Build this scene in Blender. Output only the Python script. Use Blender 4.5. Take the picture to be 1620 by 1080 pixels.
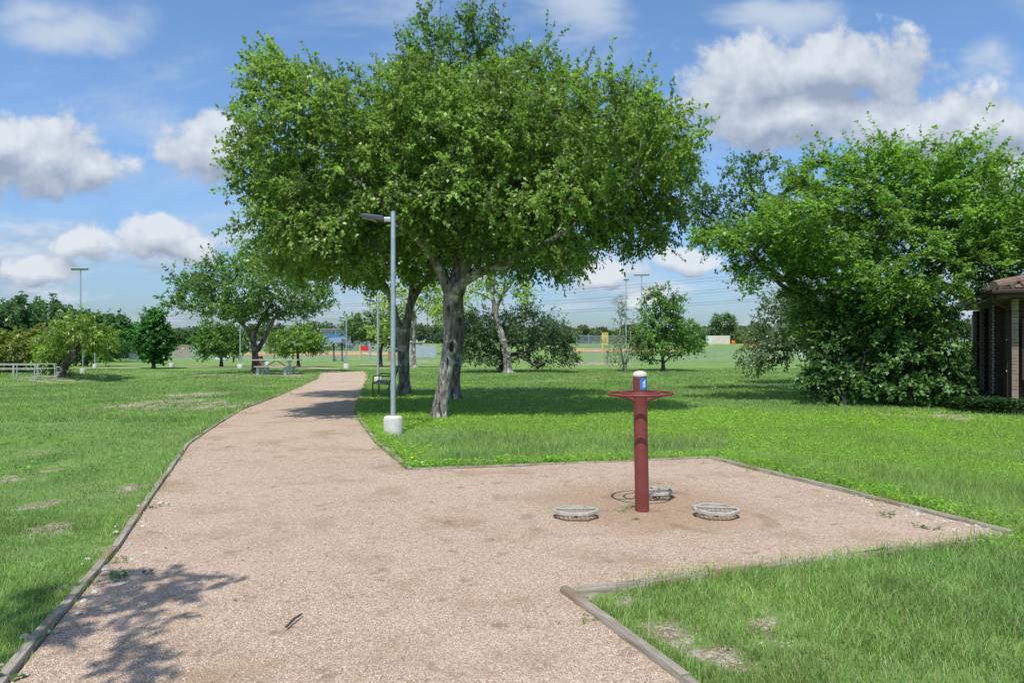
import bpy, bmesh, math, random
import numpy as np
from mathutils import Vector, Matrix, geometry

SC = bpy.context.scene
for o in list(bpy.data.objects): bpy.data.objects.remove(o)
random.seed(7); RNG = np.random.default_rng(7)
F, CX, CY, CH = 1080.0, 810.0, 540.0, 1.65

# ------------------------------------------------------------------ camera
cam = bpy.data.objects.new('camera', bpy.data.cameras.new('camera'))
SC.collection.objects.link(cam); SC.camera = cam
cam.location = (0, 0, CH); cam.rotation_euler = (math.radians(90), 0, 0)
cam.data.sensor_width = 36; cam.data.lens = 24; cam.data.clip_start = 0.05; cam.data.clip_end = 5000

# ------------------------------------------------------------------ view, sun
SC.view_settings.view_transform = 'Standard'; SC.view_settings.look = 'None'
SC.view_settings.exposure = 0.20; SC.view_settings.gamma = 1
SC.cycles.max_bounces = 8; SC.cycles.transparent_max_bounces = 24
SUNV = Vector((-0.13, -0.61, 1.15)).normalized()
sun = bpy.data.objects.new('sun', bpy.data.lights.new('sun', 'SUN'))
SC.collection.objects.link(sun)
sun.data.energy = 4.1; sun.data.angle = math.radians(0.5); sun.data.color = (1.0, 0.955, 0.88)
sun.rotation_euler = (-SUNV).to_track_quat('-Z', 'Y').to_euler()

# ------------------------------------------------------------------ node helper
class NT:
    def __init__(s, tree): s.t = tree; s.n = tree.nodes; s.l = tree.links
    def put(s, inp, v):
        if v is None: return
        if hasattr(v, 'is_output'): s.l.new(v, inp)
        else:
            if isinstance(v, (tuple, list)) and len(v) == 3 and len(getattr(inp, 'default_value', (0,)*3)) == 4: v = (*v, 1)
            inp.default_value = v
    def m(s, op, a, b=None, c=None, clamp=False):
        n = s.n.new('ShaderNodeMath'); n.operation = op; n.use_clamp = clamp
        for i, v in enumerate((a, b, c)): s.put(n.inputs[i], v)
        return n.outputs[0]
    def v(s, op, a, b=None, scale=None):
        n = s.n.new('ShaderNodeVectorMath'); n.operation = op
        s.put(n.inputs[0], a)
        if b is not None: s.put(n.inputs[1], b)
        if scale is not None: s.put(n.inputs['Scale'], scale)
        return n.outputs['Value'] if op in ('LENGTH', 'DOT_PRODUCT', 'DISTANCE') else n.outputs[0]
    def noise(s, vec, scale, detail=4, rough=.55, out='Fac', dist=0):
        n = s.n.new('ShaderNodeTexNoise'); s.put(n.inputs['Vector'], vec)
        n.inputs['Scale'].default_value = scale; n.inputs['Detail'].default_value = detail
        n.inputs['Roughness'].default_value = rough; n.inputs['Distortion'].default_value = dist
        return n.outputs[out]
    def voro(s, vec, scale, out='Distance', feat='F1', rnd=1):
        n = s.n.new('ShaderNodeTexVoronoi'); n.feature = feat; s.put(n.inputs['Vector'], vec)
        n.inputs['Scale'].default_value = scale; n.inputs['Randomness'].default_value = rnd
        return n.outputs[out]
    def mix(s, f, a, b, mode='MIX'):
        n = s.n.new('ShaderNodeMix'); n.data_type = 'RGBA'; n.blend_type = mode
        s.put(n.inputs[0], f); s.put(n.inputs[6], a); s.put(n.inputs[7], b); return n.outputs[2]
    def ramp(s, f, stops, interp='LINEAR'):
        n = s.n.new('ShaderNodeValToRGB'); s.put(n.inputs[0], f); r = n.color_ramp; r.interpolation = interp
        while len(r.elements) < len(stops): r.elements.new(0.5)
        for e, (p, c) in zip(r.elements, stops): e.position = p; e.color = (*c, 1) if len(c) == 3 else c
        return n.outputs[0]
    def mr(s, x, a, b, c=0, d=1, smooth=True):
        n = s.n.new('ShaderNodeMapRange'); n.interpolation_type = 'SMOOTHSTEP' if smooth else 'LINEAR'
        for i, v in enumerate((x, a, b, c, d)): s.put(n.inputs[i], v)
        return n.outputs[0]
    def attr(s, name, out='Color'):
        n = s.n.new('ShaderNodeAttribute'); n.attribute_name = name; return n.outputs[out]
    def coord(s, out='Object'): return s.n.new('ShaderNodeTexCoord').outputs[out]
    def mapping(s, vec, scale=(1, 1, 1), loc=(0, 0, 0), rot=(0, 0, 0)):
        n = s.n.new('ShaderNodeMapping'); s.put(n.inputs[0], vec); n.inputs['Location'].default_value = loc
        n.inputs['Rotation'].default_value = rot; n.inputs['Scale'].default_value = scale; return n.outputs[0]
    def bump(s, h, strength=.5, dist=.01):
        n = s.n.new('ShaderNodeBump'); n.inputs['Strength'].default_value = strength
        n.inputs['Distance'].default_value = dist; s.put(n.inputs['Height'], h); return n.outputs[0]

# ------------------------------------------------------------------ world: sky with clouds
world = bpy.data.worlds.new('World'); SC.world = world; world.use_nodes = True
w = NT(world.node_tree); w.n.clear()
SKY = 0.138
sky = w.n.new('ShaderNodeTexSky'); sky.sky_type = 'NISHITA'; sky.sun_disc = False
sky.sun_elevation = math.asin(SUNV.z); sky.sun_rotation = math.atan2(SUNV.x, SUNV.y)
sky.air_density = 1.0; sky.dust_density = 1.0; sky.ozone_density = 1.5
D = w.coord('Generated')
sep = w.n.new('ShaderNodeSeparateXYZ'); w.l.new(D, sep.inputs[0])
ya = w.m('MAXIMUM', w.m('ABSOLUTE', sep.outputs[1]), 0.08)
com = w.n.new('ShaderNodeCombineXYZ')
w.l.new(w.m('DIVIDE', sep.outputs[0], ya), com.inputs[0]); w.l.new(w.m('DIVIDE', sep.outputs[2], ya), com.inputs[1])
UV = com.outputs[0]
def px2uv(x, y): return ((x - CX) / F, (CY - y) / F)
# cumulus blobs: centre x, centre y, radius x, radius y (directions in the sky)
BL = [(60, 240, 115, 72), (10, 220, 100, 58), (140, 265, 60, 42), (335, 225, 84, 66), (255, 362, 72, 36), (305, 385, 45, 22), (135, 382, 66, 27), (60, 425, 55, 26), (960, 432, 60, 18), (1010, 470, 50, 12),
      (1200, 130, 130, 78), (1330, 105, 150, 66), (1240, 190, 160, 58), (1440, 205, 130, 50), (1540, 190, 140, 52), (1600, 268, 80, 40), (1085, 412, 62, 26)]
def cumulus(P):
    warp = w.v('SCALE', w.v('SUBTRACT', w.noise(P, 7, 3, .55, 'Color'), (.5, .5, .5)), scale=0.085)
    Q = w.v('ADD', P, warp); d = None
    for (x, y, rx, ry) in BL:
        cu, cv = px2uv(x, y)
        q = w.v('MULTIPLY', w.v('SUBTRACT', Q, (cu, cv, 0)), (F / rx, F / ry, 0))
        e = w.m('SUBTRACT', 1.0, w.v('LENGTH', q)); d = e if d is None else w.m('MAXIMUM', d, e)
    n = w.noise(P, 16, 9, .60)
    return w.m('ADD', d, w.m('MULTIPLY', w.m('SUBTRACT', n, .5), 1.75)), Q
d0, Q0 = cumulus(UV)
d1, _ = cumulus(w.v('ADD', UV, (-0.006, 0.03, 0)))
a_cu = w.m('MULTIPLY', w.mr(d0, -0.15, 0.26), .90)
lit = w.m('ADD', w.m('MULTIPLY', w.m('SUBTRACT', d0, d1), 0.85), 0.44, clamp=True)
cu_col = w.mix(lit, (0.33, 0.39, 0.50), (0.78, 0.82, 0.87))
# low bands of cloud toward the horizon (flat layer seen in perspective)
zz = w.m('ADD', w.m('MAXIMUM', sep.outputs[2], 0.0), 0.14)
cl = w.n.new('ShaderNodeCombineXYZ')
w.l.new(w.m('DIVIDE', sep.outputs[0], zz), cl.inputs[0]); w.l.new(w.m('DIVIDE', sep.outputs[1], zz), cl.inputs[1])
LP = cl.outputs[0]
LQ = w.mapping(UV, (1.0, 2.5, 1), loc=(3.3, 0.4, 0))
ln = w.noise(LQ, 6.0, 7, .56, dist=.15)
ln2 = w.noise(w.v('ADD', LQ, (0.0, 0.045, 0)), 6.0, 7, .56, dist=.15)
low = w.mr(sep.outputs[2], 0.24, 0.10)
a_low = w.m('MULTIPLY', w.m('MULTIPLY', w.mr(ln, 0.44, 0.64), low), .75)
llit = w.m('ADD', w.m('MULTIPLY', w.m('SUBTRACT', ln, ln2), 5), 0.45, clamp=True)
low_col = w.mix(llit, (0.36, 0.45, 0.58), (0.66, 0.74, 0.84))
# thin high wisps
wn = w.noise(w.mapping(UV, (1.0, 2.4, 1), rot=(0, 0, .35)), 3.1, 9, .62, dist=.5)
a_w = w.m('MULTIPLY', w.mr(wn, 0.46, 0.80), 0.55)
WB = [(120, 40, 170, 60), (60, 10, 120, 40), (930, 15, 120, 55), (1230, 20, 150, 50), (1570, 95, 60, 50)]
dw = None
for (x, y, rx, ry) in WB:
    cu, cv = px2uv(x, y)
    e = w.m('SUBTRACT', 1.0, w.v('LENGTH', w.v('MULTIPLY', w.v('SUBTRACT', Q0, (cu, cv, 0)), (F / rx, F / ry, 0))))
    dw = e if dw is None else w.m('MAXIMUM', dw, e)
a_w2 = w.m('MULTIPLY', w.mr(w.m('ADD', dw, w.m('MULTIPLY', w.m('SUBTRACT', wn, .5), 2.0)), 0.0, 0.9), .8)
a_w = w.m('MAXIMUM', a_w, a_w2)
EX = 2 ** SC.view_settings.exposure
k = 1.0 / (SKY * EX)
tint = w.ramp(w.m('MAXIMUM', sep.outputs[2], 0), [(0.0, (0.50, 0.62, 0.80)), (0.10, (0.56, 0.72, 0.92)), (0.25, (0.80, 0.97, 1.15)), (0.45, (0.80, 1.0, 1.16)), (1.0, (0.9, 1.0, 1.1))])
base = w.mix(1.0, sky.outputs[0], tint, 'MULTIPLY')
def sc3(col): return w.mix(1.0, col, (k, k, k), 'MULTIPLY')
c = w.mix(a_w, base, (0.62 * k, 0.70 * k, 0.80 * k))
c = w.mix(a_low, c, sc3(low_col)); c = w.mix(a_cu, c, sc3(cu_col))
bg = w.n.new('ShaderNodeBackground'); w.l.new(c, bg.inputs[0]); bg.inputs[1].default_value = SKY
wo = w.n.new('ShaderNodeOutputWorld'); w.l.new(bg.outputs[0], wo.inputs[0])

# ------------------------------------------------------------------ materials
def mat(name, fn=None, color=(.5, .5, .5), rough=.7, metal=0, spec=.3):
    m = bpy.data.materials.new(name); m.use_nodes = True; t = NT(m.node_tree)
    b = t.n['Principled BSDF']; b.inputs['Base Color'].default_value = (*color, 1)
    b.inputs['Roughness'].default_value = rough; b.inputs['Metallic'].default_value = metal
    b.inputs['Specular IOR Level'].default_value = spec
    if fn: fn(t, b)
    return m
def worn(c1, c2, scale=4, rough=.6, metal=0, bump=.1, detail=6, stretch=(1, 1, 1), bd=.004):
    def fn(t, b):
        v = t.mapping(t.coord(), stretch)
        n = t.noise(v, scale, detail, .6)
        t.put(b.inputs['Base Color'], t.mix(t.mr(n, .3, .7), c1, c2))
        t.put(b.inputs['Normal'], t.bump(t.noise(v, scale * 6, 5, .6), bump, bd))
        b.inputs['Roughness'].default_value = rough; b.inputs['Metallic'].default_value = metal
    return fn
def leaf_mat(name, trans=.32, rough=.42, spec=.35):
    m = bpy.data.materials.new(name); m.use_nodes = True; t = NT(m.node_tree); b = t.n['Principled BSDF']
    col = t.attr('Col'); t.put(b.inputs['Base Color'], col)
    b.inputs['Roughness'].default_value = rough; b.inputs['Specular IOR Level'].default_value = spec
    tr = t.n.new('ShaderNodeBsdfTranslucent'); t.put(tr.inputs[0], t.mix(1.0, col, (1.6, 1.75, .9), 'MULTIPLY'))
    mx = t.n.new('ShaderNodeMixShader'); mx.inputs[0].default_value = trans
    t.l.new(b.outputs[0], mx.inputs[1]); t.l.new(tr.outputs[0], mx.inputs[2])
    t.l.new(mx.outputs[0], t.n['Material Output'].inputs[0]); return m
LEAF = leaf_mat('foliage', .40, .38, .45); LEAFG = leaf_mat('glossy_foliage', .2, .40, .45); GRASS = leaf_mat('grass_blade', .35, .5, .25)
def bark_fn(c1, c2, c3, sc=1.0):
    def fn(t, b):
        v = t.coord('Object'); vs = t.mapping(v, (1, 1, .35))
        n1 = t.noise(vs, 9 * sc, 8, .65); n2 = t.noise(v, 2.2 * sc, 5, .6); n3 = t.voro(vs, 14 * sc)
        c = t.mix(t.mr(n1, .35, .68), c1, c2); c = t.mix(t.m('MULTIPLY', t.mr(n2, .48, .62), .8), c, c3)
        c = t.mix(t.mr(t.noise(t.mapping(v, (1, 1, .14)), 17 * sc, 5, .65), .55, .64), c, tuple(x * .35 for x in c1))
        t.put(b.inputs['Base Color'], c); b.inputs['Roughness'].default_value = .9
        t.put(b.inputs['Normal'], t.bump(t.m('ADD', n1, t.m('MULTIPLY', n3, .8)), 1.0, .06))
    return fn
BARK = mat('mottled_bark', bark_fn((.12, .105, .09), (.33, .30, .265), (.56, .55, .52)))
BARKD = mat('dark_bark', bark_fn((.045, .038, .032), (.13, .115, .10), (.23, .215, .195)))
WOODW = mat('weathered_timber', None)
def _timber(t, b):
    v = t.mapping(t.coord(), (1.2, 14, 14)); n = t.noise(v, 3, 8, .6, dist=.4)
    c = t.ramp(n, [(.25, (.12, .095, .07)), (.45, (.25, .215, .17)), (.62, (.36, .325, .27)), (.8, (.48, .45, .40))])
    c = t.mix(t.mr(t.noise(t.coord(), 1.3, 3), .5, .7), c, (.22, .15, .09))
    t.put(b.inputs['Base Color'], c); b.inputs['Roughness'].default_value = .9
    t.put(b.inputs['Normal'], t.bump(n, .6, .012))
_timber(NT(WOODW.node_tree), WOODW.node_tree.nodes['Principled BSDF'])
GALV = mat('galvanized_steel', worn((.36, .43, .47), (.48, .55, .58), 5, .42, .55, .05))
CONC = mat('painted_concrete', worn((.48, .47, .43), (.66, .65, .61), 5, .85, 0, .5))
GREYC = mat('grey_concrete', worn((.27, .26, .24), (.40, .39, .36), 3, .9, 0, .4))
REDP = mat('maroon_paint', worn((.175, .042, .036), (.215, .058, .050), 7, .45, 0, .05))
CREAM = mat('cream_plastic', worn((.50, .48, .41), (.62, .60, .54), 8, .6, 0, .1))
BLACKM = mat('black_iron', color=(.014, .015, .017), rough=.38, spec=.5)
DARKG = mat('dark_grey_metal', color=(.075, .09, .11), rough=.4, metal=.3)
BLUEP = mat('blue_decal', color=(.035, .20, .62), rough=.35)
WHITEP = mat('white_paint', worn((.68, .69, .70), (.80, .80, .79), 4, .6, 0, .05))
LENS = mat('lamp_lens', color=(.50, .44, .20), rough=.3)
YELP = mat('yellow_paint', color=(.70, .52, .08), rough=.5)
ORNG = mat('orange_brown_panel', worn((.36, .12, .025), (.46, .17, .035), 6, .6, 0, .1))
BLACKF = mat('black_windscreen', color=(.03, .035, .038), rough=.9)
TANW = mat('tan_wall', worn((.48, .38, .24), (.56, .46, .31), 2, .85, 0, .1))
GREYP = mat('grey_siding', worn((.30, .31, .32), (.40, .41, .42), 2, .8, 0, .1))
TEAL = mat('teal_roof', color=(.05, .30, .33), rough=.4, metal=.2)
BLUEC = mat('blue_canvas', color=(.03, .22, .62), rough=.6)
REDB = mat('red_banner', color=(.55, .03, .03), rough=.5)
BROWNP = mat('brown_post', color=(.10, .06, .045), rough=.7)
WIRE = mat('steel_wire', color=(.10, .11, .12), rough=.6, metal=.2)
TABLE = mat('weathered_plank', worn((.30, .25, .19), (.46, .41, .34), 3, .85, 0, .2, 6, (1, 12, 12)))
CARG = mat('car_glass', color=(.02, .025, .03), rough=.08, spec=.6)
RUB = mat('rubber', color=(.02, .02, .02), rough=.8)
def soil_col(t, v):
    pb = t.n.new('ShaderNodeTexVoronoi'); pb.inputs['Scale'].default_value = 38; t.put(pb.inputs['Vector'], v); ps = t.n.new('ShaderNodeSeparateColor'); t.l.new(pb.outputs['Color'], ps.inputs[0])
    n = t.m('ADD', t.m('MULTIPLY', t.noise(v, 3.5, 8, .7), .75), t.m('MULTIPLY', ps.outputs[0], .28))
    return t.ramp(n, [(.3, (.17, .13, .085)), (.5, (.30, .25, .175)), (.7, (.50, .455, .37))])

# ------------------------------------------------------------------ mesh helpers
def link(o, parent=None):
    SC.collection.objects.link(o)
    if parent is not None: o.parent = parent
    return o
def tag(o, label=None, cat=None, group=None, kind=None):
    for kk, vv in (('label', label), ('category', cat), ('group', group), ('kind', kind)):
        if vv: o[kk] = vv
    return o
def empty(name, loc, label, cat, group=None, rz=0):
    o = bpy.data.objects.new(name, None); link(o); o.location = loc; o.rotation_euler = (0, 0, rz)
    o.empty_display_size = .2; return tag(o, label, cat, group)
def np_mesh(name, V, faces, sizes, m, parent=None, col=None, smooth=False):
    me = bpy.data.meshes.new(name); V = np.asarray(V, np.float32).reshape(-1, 3)
    me.vertices.add(len(V)); me.vertices.foreach_set('co', V.ravel())
    faces = np.asarray(faces, np.int32).ravel(); sizes = np.asarray(sizes, np.int32)
    me.loops.add(len(faces)); me.loops.foreach_set('vertex_index', faces)
    me.polygons.add(len(sizes)); st = np.concatenate(([0], np.cumsum(sizes)[:-1])).astype(np.int32)
    me.polygons.foreach_set('loop_start', st)
    if smooth: me.polygons.foreach_set('use_smooth', np.ones(len(sizes), bool))
    if col is not None:
        a = me.color_attributes.new('Col', 'FLOAT_COLOR', 'POINT')
        cc = np.ones((len(V), 4), np.float32); cc[:, :3] = col; a.data.foreach_set('color', cc.ravel())
    me.update(calc_edges=True); me.materials.append(m)
    return link(bpy.data.objects.new(name, me), parent)
class MB:
    def __init__(s): s.v = []; s.f = []
    def add(s, vs, fs):
        o = len(s.v); s.v += [tuple(x) for x in vs]; s.f += [tuple(i + o for i in f) for f in fs]; return s
    def box(s, c, d, M=None, bev=0):
        x, y, z = (q / 2 for q in d); vs = [Vector((sx * x, sy * y, sz * z)) for sz in (-1, 1) for sy in (-1, 1) for sx in (-1, 1)]
        if M is not None: vs = [M @ q for q in vs]
        vs = [q + Vector(c) for q in vs]
        return s.add(vs, [(0, 2, 3, 1), (4, 5, 7, 6), (0, 1, 5, 4), (2, 6, 7, 3), (0, 4, 6, 2), (1, 3, 7, 5)])
    def tube(s, pts, r, n=8, cap=True, closed=False):
        pts = [Vector(p) for p in pts]; N = len(pts); rs = r if isinstance(r, (list, tuple)) else [r] * N
        up = None; rings = []
        for i, p in enumerate(pts):
            if closed: t = pts[(i + 1) % N] - pts[i - 1]
            else: t = pts[min(i + 1, N - 1)] - pts[max(i - 1, 0)]
            if t.length < 1e-9: t = Vector((0, 0, 1))
            t.normalize()
            if up is None: up = Vector((0, 0, 1)) if abs(t.z) < .9 else Vector((1, 0, 0))
            u = up - t * up.dot(t)
            if u.length < 1e-6: u = t.orthogonal()
            u.normalize(); v = t.cross(u); up = u
            rings.append([p + (u * math.cos(2 * math.pi * k / n) + v * math.sin(2 * math.pi * k / n)) * rs[i] for k in range(n)])
        vs = [q for R in rings for q in R]; fs = []
        M = N if closed else N - 1
        for i in range(M):
            j = (i + 1) % N
            for k in range(n):
                k2 = (k + 1) % n; fs.append((i * n + k, i * n + k2, j * n + k2, j * n + k))
        if cap and not closed: fs.append(tuple(range(n))[::-1]); fs.append(tuple((N - 1) * n + k for k in range(n)))
        return s.add(vs, fs)
    def lathe(s, prof, n=20, c=(0, 0, 0)):
        vs = [(c[0] + r * math.cos(2 * math.pi * k / n), c[1] + r * math.sin(2 * math.pi * k / n), c[2] + z) for (r, z) in prof for k in range(n)]
        fs = [(i * n + k, i * n + (k + 1) % n, (i + 1) * n + (k + 1) % n, (i + 1) * n + k) for i in range(len(prof) - 1) for k in range(n)]
        fs.append(tuple(range(n))[::-1]); fs.append(tuple((len(prof) - 1) * n + k for k in range(n)))
        return s.add(vs, fs)
    def prism(s, poly, z0, z1):
        n = len(poly); vs = [(x, y, z0) for x, y in poly] + [(x, y, z1) for x, y in poly]
        return s.add(vs, [tuple(range(n))[::-1], tuple(range(n, 2 * n))] + [(i, (i + 1) % n, n + (i + 1) % n, n + i) for i in range(n)])
    def build(s, name, m, parent=None, smooth=False, bevel=0, loc=None, rz=None):
        me = bpy.data.meshes.new(name); me.from_pydata(s.v, [], s.f); me.materials.append(m); me.update()
        bm = bmesh.new(); bm.from_mesh(me); bmesh.ops.recalc_face_normals(bm, faces=bm.faces)
        if bevel: bmesh.ops.bevel(bm, geom=[e for e in bm.edges if e.calc_face_angle(0) > .5], offset=bevel, segments=2, affect='EDGES', profile=.5)
        if smooth:
            for f in bm.faces: f.smooth = True
            for e in bm.edges:
                if len(e.link_faces) == 2 and e.calc_face_angle(0) > .7: e.smooth = False
        bm.to_mesh(me); bm.free(); o = link(bpy.data.objects.new(name, me), parent)
        if loc is not None: o.location = loc
        if rz is not None: o.rotation_euler = (0, 0, rz)
        return o

def vnoise(x, y, sc, seed=0):
    x = np.asarray(x, float) * sc + 1000; y = np.asarray(y, float) * sc + 1000
    xi = np.floor(x).astype(np.int64); yi = np.floor(y).astype(np.int64); fx = x - xi; fy = y - yi
    fx = fx * fx * (3 - 2 * fx); fy = fy * fy * (3 - 2 * fy)
    def h(a, b):
        n = (a * 374761393 + b * 668265263 + seed * 974634777) & 0xffffffff
        n = ((n ^ (n >> 13)) * 1274126177) & 0xffffffff; return ((n ^ (n >> 16)) & 0xffff) / 65535.0
    return (h(xi, yi) * (1 - fx) + h(xi + 1, yi) * fx) * (1 - fy) + (h(xi, yi + 1) * (1 - fx) + h(xi + 1, yi + 1) * fx) * fy
def fbm(x, y, sc, seed=0): return (vnoise(x, y, sc, seed) + .5 * vnoise(x, y, sc * 2.1, seed + 1) + .25 * vnoise(x, y, sc * 4.3, seed + 2)) / 1.75

# ------------------------------------------------------------------ terrain
_yy = np.arange(-100, 3000, 1.0)
_gg = np.interp(_yy, [-100, 12, 20, 31, 52, 80, 115, 150, 200, 260, 3000], [0, 0, -.07, -.27, -.45, -.95, -1.35, -.6, .85, 1.15, 1.15])
_gg = np.convolve(np.pad(_gg, 4, 'edge'), np.ones(9) / 9, 'valid')
def g(X, Y):
    z = np.interp(Y, _yy, _gg)
    z = z - 0.75 * np.exp(-((X + 25) / 4.0) ** 2 - ((Y - 40) / 9.0) ** 2)      # creek under the footbridge
    off = np.clip((np.abs(X + 0.5) - 4) / 6, 0, 1)
    return z + off * (vnoise(X, Y, .25, 5) - .5) * .10
def gz(X, Y): return float(g(X, Y))
def at(px, py):
    u = (px - CX) / F; s = (py - CY) / F; y = 2.0; f = lambda t: CH - s * t - gz(u * t, t)
    while f(y) > 0 and y < 700: y *= 1.01
    a, b = y / 1.01, y
    for _ in range(30):
        m_ = (a + b) / 2
        if f(m_) > 0: a = m_
        else: b = m_
    return Vector((u * b, b, gz(u * b, b)))
def P(px, py, Y): return Vector(((px - CX) / F * Y, Y, CH - (py - CY) / F * Y))

LEFT = [(-60, 1200), (20, 1080), (100, 980), (190, 872), (238, 797), (300, 705), (330, 684), (380, 651), (440, 628), (500, 601), (508, 590)]
RIGHT_LOW = [(1240, 1200), (1095, 1080), (900, 937)]
PAD_S = [(900, 937), (1595, 849)]; PAD_E = [(1595, 849), (1120, 727)]; PAD_N = [(1120, 727), (645, 747)]
RIGHT_UP = [(645, 747), (592, 702), (568, 668), (561, 650), (570, 622), (580, 602), (582, 594), (575, 588)]
def W(pts): return [at(*p) for p in pts]
wl, wrl, wps, wpe, wpn, wru = map(W, (LEFT, RIGHT_LOW, PAD_S, PAD_E, PAD_N, RIGHT_UP))
wl = [Vector((wl[1].x + (wl[1].x - wl[2].x) * 6, wl[1].y - (wl[2].y - wl[1].y) * 6, 0))] + wl[1:]
dd = (wrl[1] - wrl[2]); wrl = [wrl[1] + dd * 4] + wrl[1:]
outline = [(p.x, p.y) for p in (wl + wru[::-1] + [wpn[0]] + [wps[1]] + wrl[::-1])]
def in_poly(X, Y, poly):
    X = np.asarray(X); Y = np.asarray(Y); r = np.zeros(X.shape, bool); n = len(poly)
    for i in range(n):
        x1, y1 = poly[i]; x2, y2 = poly[i - 1]
        c_ = ((y1 > Y) != (y2 > Y)); r ^= c_ & (X < (x2 - x1) * (Y - y1) / ((y2 - y1) if y2 != y1 else 1e-9) + x1)
    return r
def seg_dist(X, Y, pts):
    d = np.full(np.shape(X), 1e9)
    for i in range(len(pts) - 1):
        ax, ay = pts[i]; bx, by = pts[i + 1]; L = (bx - ax) ** 2 + (by - ay) ** 2
        t = np.clip(((X - ax) * (bx - ax) + (Y - ay) * (by - ay)) / L, 0, 1)
        d = np.minimum(d, np.hypot(X - ax - t * (bx - ax), Y - ay - t * (by - ay)))
    return d
# bare ground patches: px, py, rx, ry in the photograph -> world ellipses
BARE = [(25, 755, 50, 18, .7), (75, 842, 55, 18, .8), (300, 905, 0, 0, 0), (225, 772, 32, 22, .6), (190, 860, 25, 26, .6), (255, 640, 75, 9, 1), (340, 641, 70, 8, .8), (300, 625, 55, 5, .9),
        (430, 635, 35, 5, .7), (290, 596, 60, 4, 1), (430, 594, 90, 3, .9), (640, 573, 50, 4, .8), (690, 590, 60, 3, .3), (1490, 660, 80, 9, .8), (1430, 655, 50, 5, .5), (1470, 820, 70, 9, .9),
        (1530, 832, 60, 9, .6), (965, 955, 60, 30, .62), (1090, 1010, 120, 40, .52), (1180, 975, 80, 30, .48), (1300, 1050, 120, 30, .45), (1020, 985, 90, 30, .5), (1230, 1000, 80, 40, .42), (1310, 622, 60, 4, .5), (930, 575, 60, 3, .8),
        (70, 600, 60, 5, .5), (110, 985, 40, 26, .5), (500, 610, 20, 6, .5), (380, 700, 30, 8, .3)]
BW = []
for (x, y, rx, ry, s_) in BARE:
    if rx == 0: continue
    c0 = at(x, y); a_ = at(x, y + ry); b_ = at(x, max(y - ry, 562)); BW.append((c0.x, (a_.y + b_.y) / 2, rx / F * c0.y, max((b_.y - a_.y) / 2, .1), s_))
def bare(X, Y):
    m_ = np.zeros(np.shape(X))
    for (cx, cy, rx, ry, s_) in BW:
        d = np.hypot((X - cx) / rx, (Y - cy) / ry); m_ = np.maximum(m_, s_ * np.clip(1.5 - d, 0, 1))
    n = fbm(X, Y, 2.2, 9)
    n = .5 * n + .5 * vnoise(X, Y, 7, 10); r = np.clip((m_ * .8 + (n - .5) * 2.2 - .30) * 1.9, 0, 1) * np.clip(m_ * 6, 0, 1)
    return np.clip(r + np.clip((fbm(X, Y, 1.1, 21) - .72) * 4, 0, .6), 0, 1)
LPTS = [(p.x, p.y) for p in wl]; RPTS = [(p.x, p.y) for p in wru]; LOWP = [(p.x, p.y) for p in wrl]; SP = [(p.x, p.y) for p in wps]; EP = [(p.x, p.y) for p in wpe]; NP_ = [(p.x, p.y) for p in wpn]
# greener, leafier ground cover mask
def cover(X, Y):
    u = X / np.maximum(Y, 1) * F + CX; v = CY + F * CH / np.maximum(Y, 1)
    band = np.clip(1 - np.abs(v - (655 + (u - 700) * .035)) / 38, 0, 1) * (u > 560)
    band2 = np.clip(1 - np.abs(v - (700 + (u - 1250) * .14)) / 50, 0, 1) * (u > 1150)
    e1 = np.clip(1 - seg_dist(X, Y, NP_) / .6, 0, 1) + np.clip(1 - seg_dist(X, Y, EP) / .75, 0, 1) + .8 * np.clip(1 - seg_dist(X, Y, RPTS) / 1.0, 0, 1)
    shade = np.clip(1 - np.hypot((X + 1.0) / 7, (Y - 18) / 5), 0, 1) * 1.6
    m_ = np.maximum.reduce([band * 1.5, band2 * 1.1, e1 * 1.2, shade]) - .12
    return np.clip((m_ * .9 + (fbm(X, Y, .8, 31) - .5) * 1.1) * 1.4, 0, 1)

xs = np.concatenate([-np.geomspace(9, 1800, 75)[::-1], np.arange(-8.8, 8.9, .18), np.geomspace(9, 1800, 75)])
ys = np.concatenate([-np.geomspace(3, 300, 25)[::-1], np.arange(-2.5, 16, .18), np.geomspace(16.2, 2600, 200)])
GX, GY = np.meshgrid(xs, ys); GZ = g(GX, GY)
inside = in_poly(GX, GY, outline)
nx, ny = len(xs), len(ys); idx = np.arange(nx * ny).reshape(ny, nx)
Fc = np.stack([idx[:-1, :-1], idx[:-1, 1:], idx[1:, 1:], idx[1:, :-1]], -1).reshape(-1, 4)
bc = bare(GX, GY); cv = cover(GX, GY)
def _ground(t, b):
    v = t.coord(); a = t.attr('Col'); sp = t.n.new('ShaderNodeSeparateColor'); t.l.new(a, sp.inputs[0])
    soil = soil_col(t, v)
    n = t.noise(v, .35, 6, .6); n2 = t.noise(v, 6, 6, .7); n3 = t.noise(t.mapping(v, (1, .35, 1)), 1.4, 5, .65)
    gr = t.ramp(t.m('ADD', t.m('MULTIPLY', n, .55), t.m('MULTIPLY', n3, .45)), [(.30, (.118, .198, .060)), (.5, (.165, .262, .073)), (.70, (.225, .325, .093))])
    gr = t.mix(t.m('MULTIPLY', sp.outputs[1], .5), gr, (.22, .36, .05))
    gr = t.mix(t.m('MULTIPLY', t.mr(n2, .5, .75), .35), gr, (.03, .075, .012))
    nb = t.m('ADD', sp.outputs[0], t.m('MULTIPLY', t.m('SUBTRACT', t.noise(v, 9, 6, .7), .5), .7))
    c = t.mix(t.mr(nb, .3, .7), gr, soil)
    t.put(b.inputs['Base Color'], c); b.inputs['Roughness'].default_value = .95; b.inputs['Specular IOR Level'].default_value = .1
    t.put(b.inputs['Normal'], t.bump(t.noise(v, 18, 6, .7), .8, .04))
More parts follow.
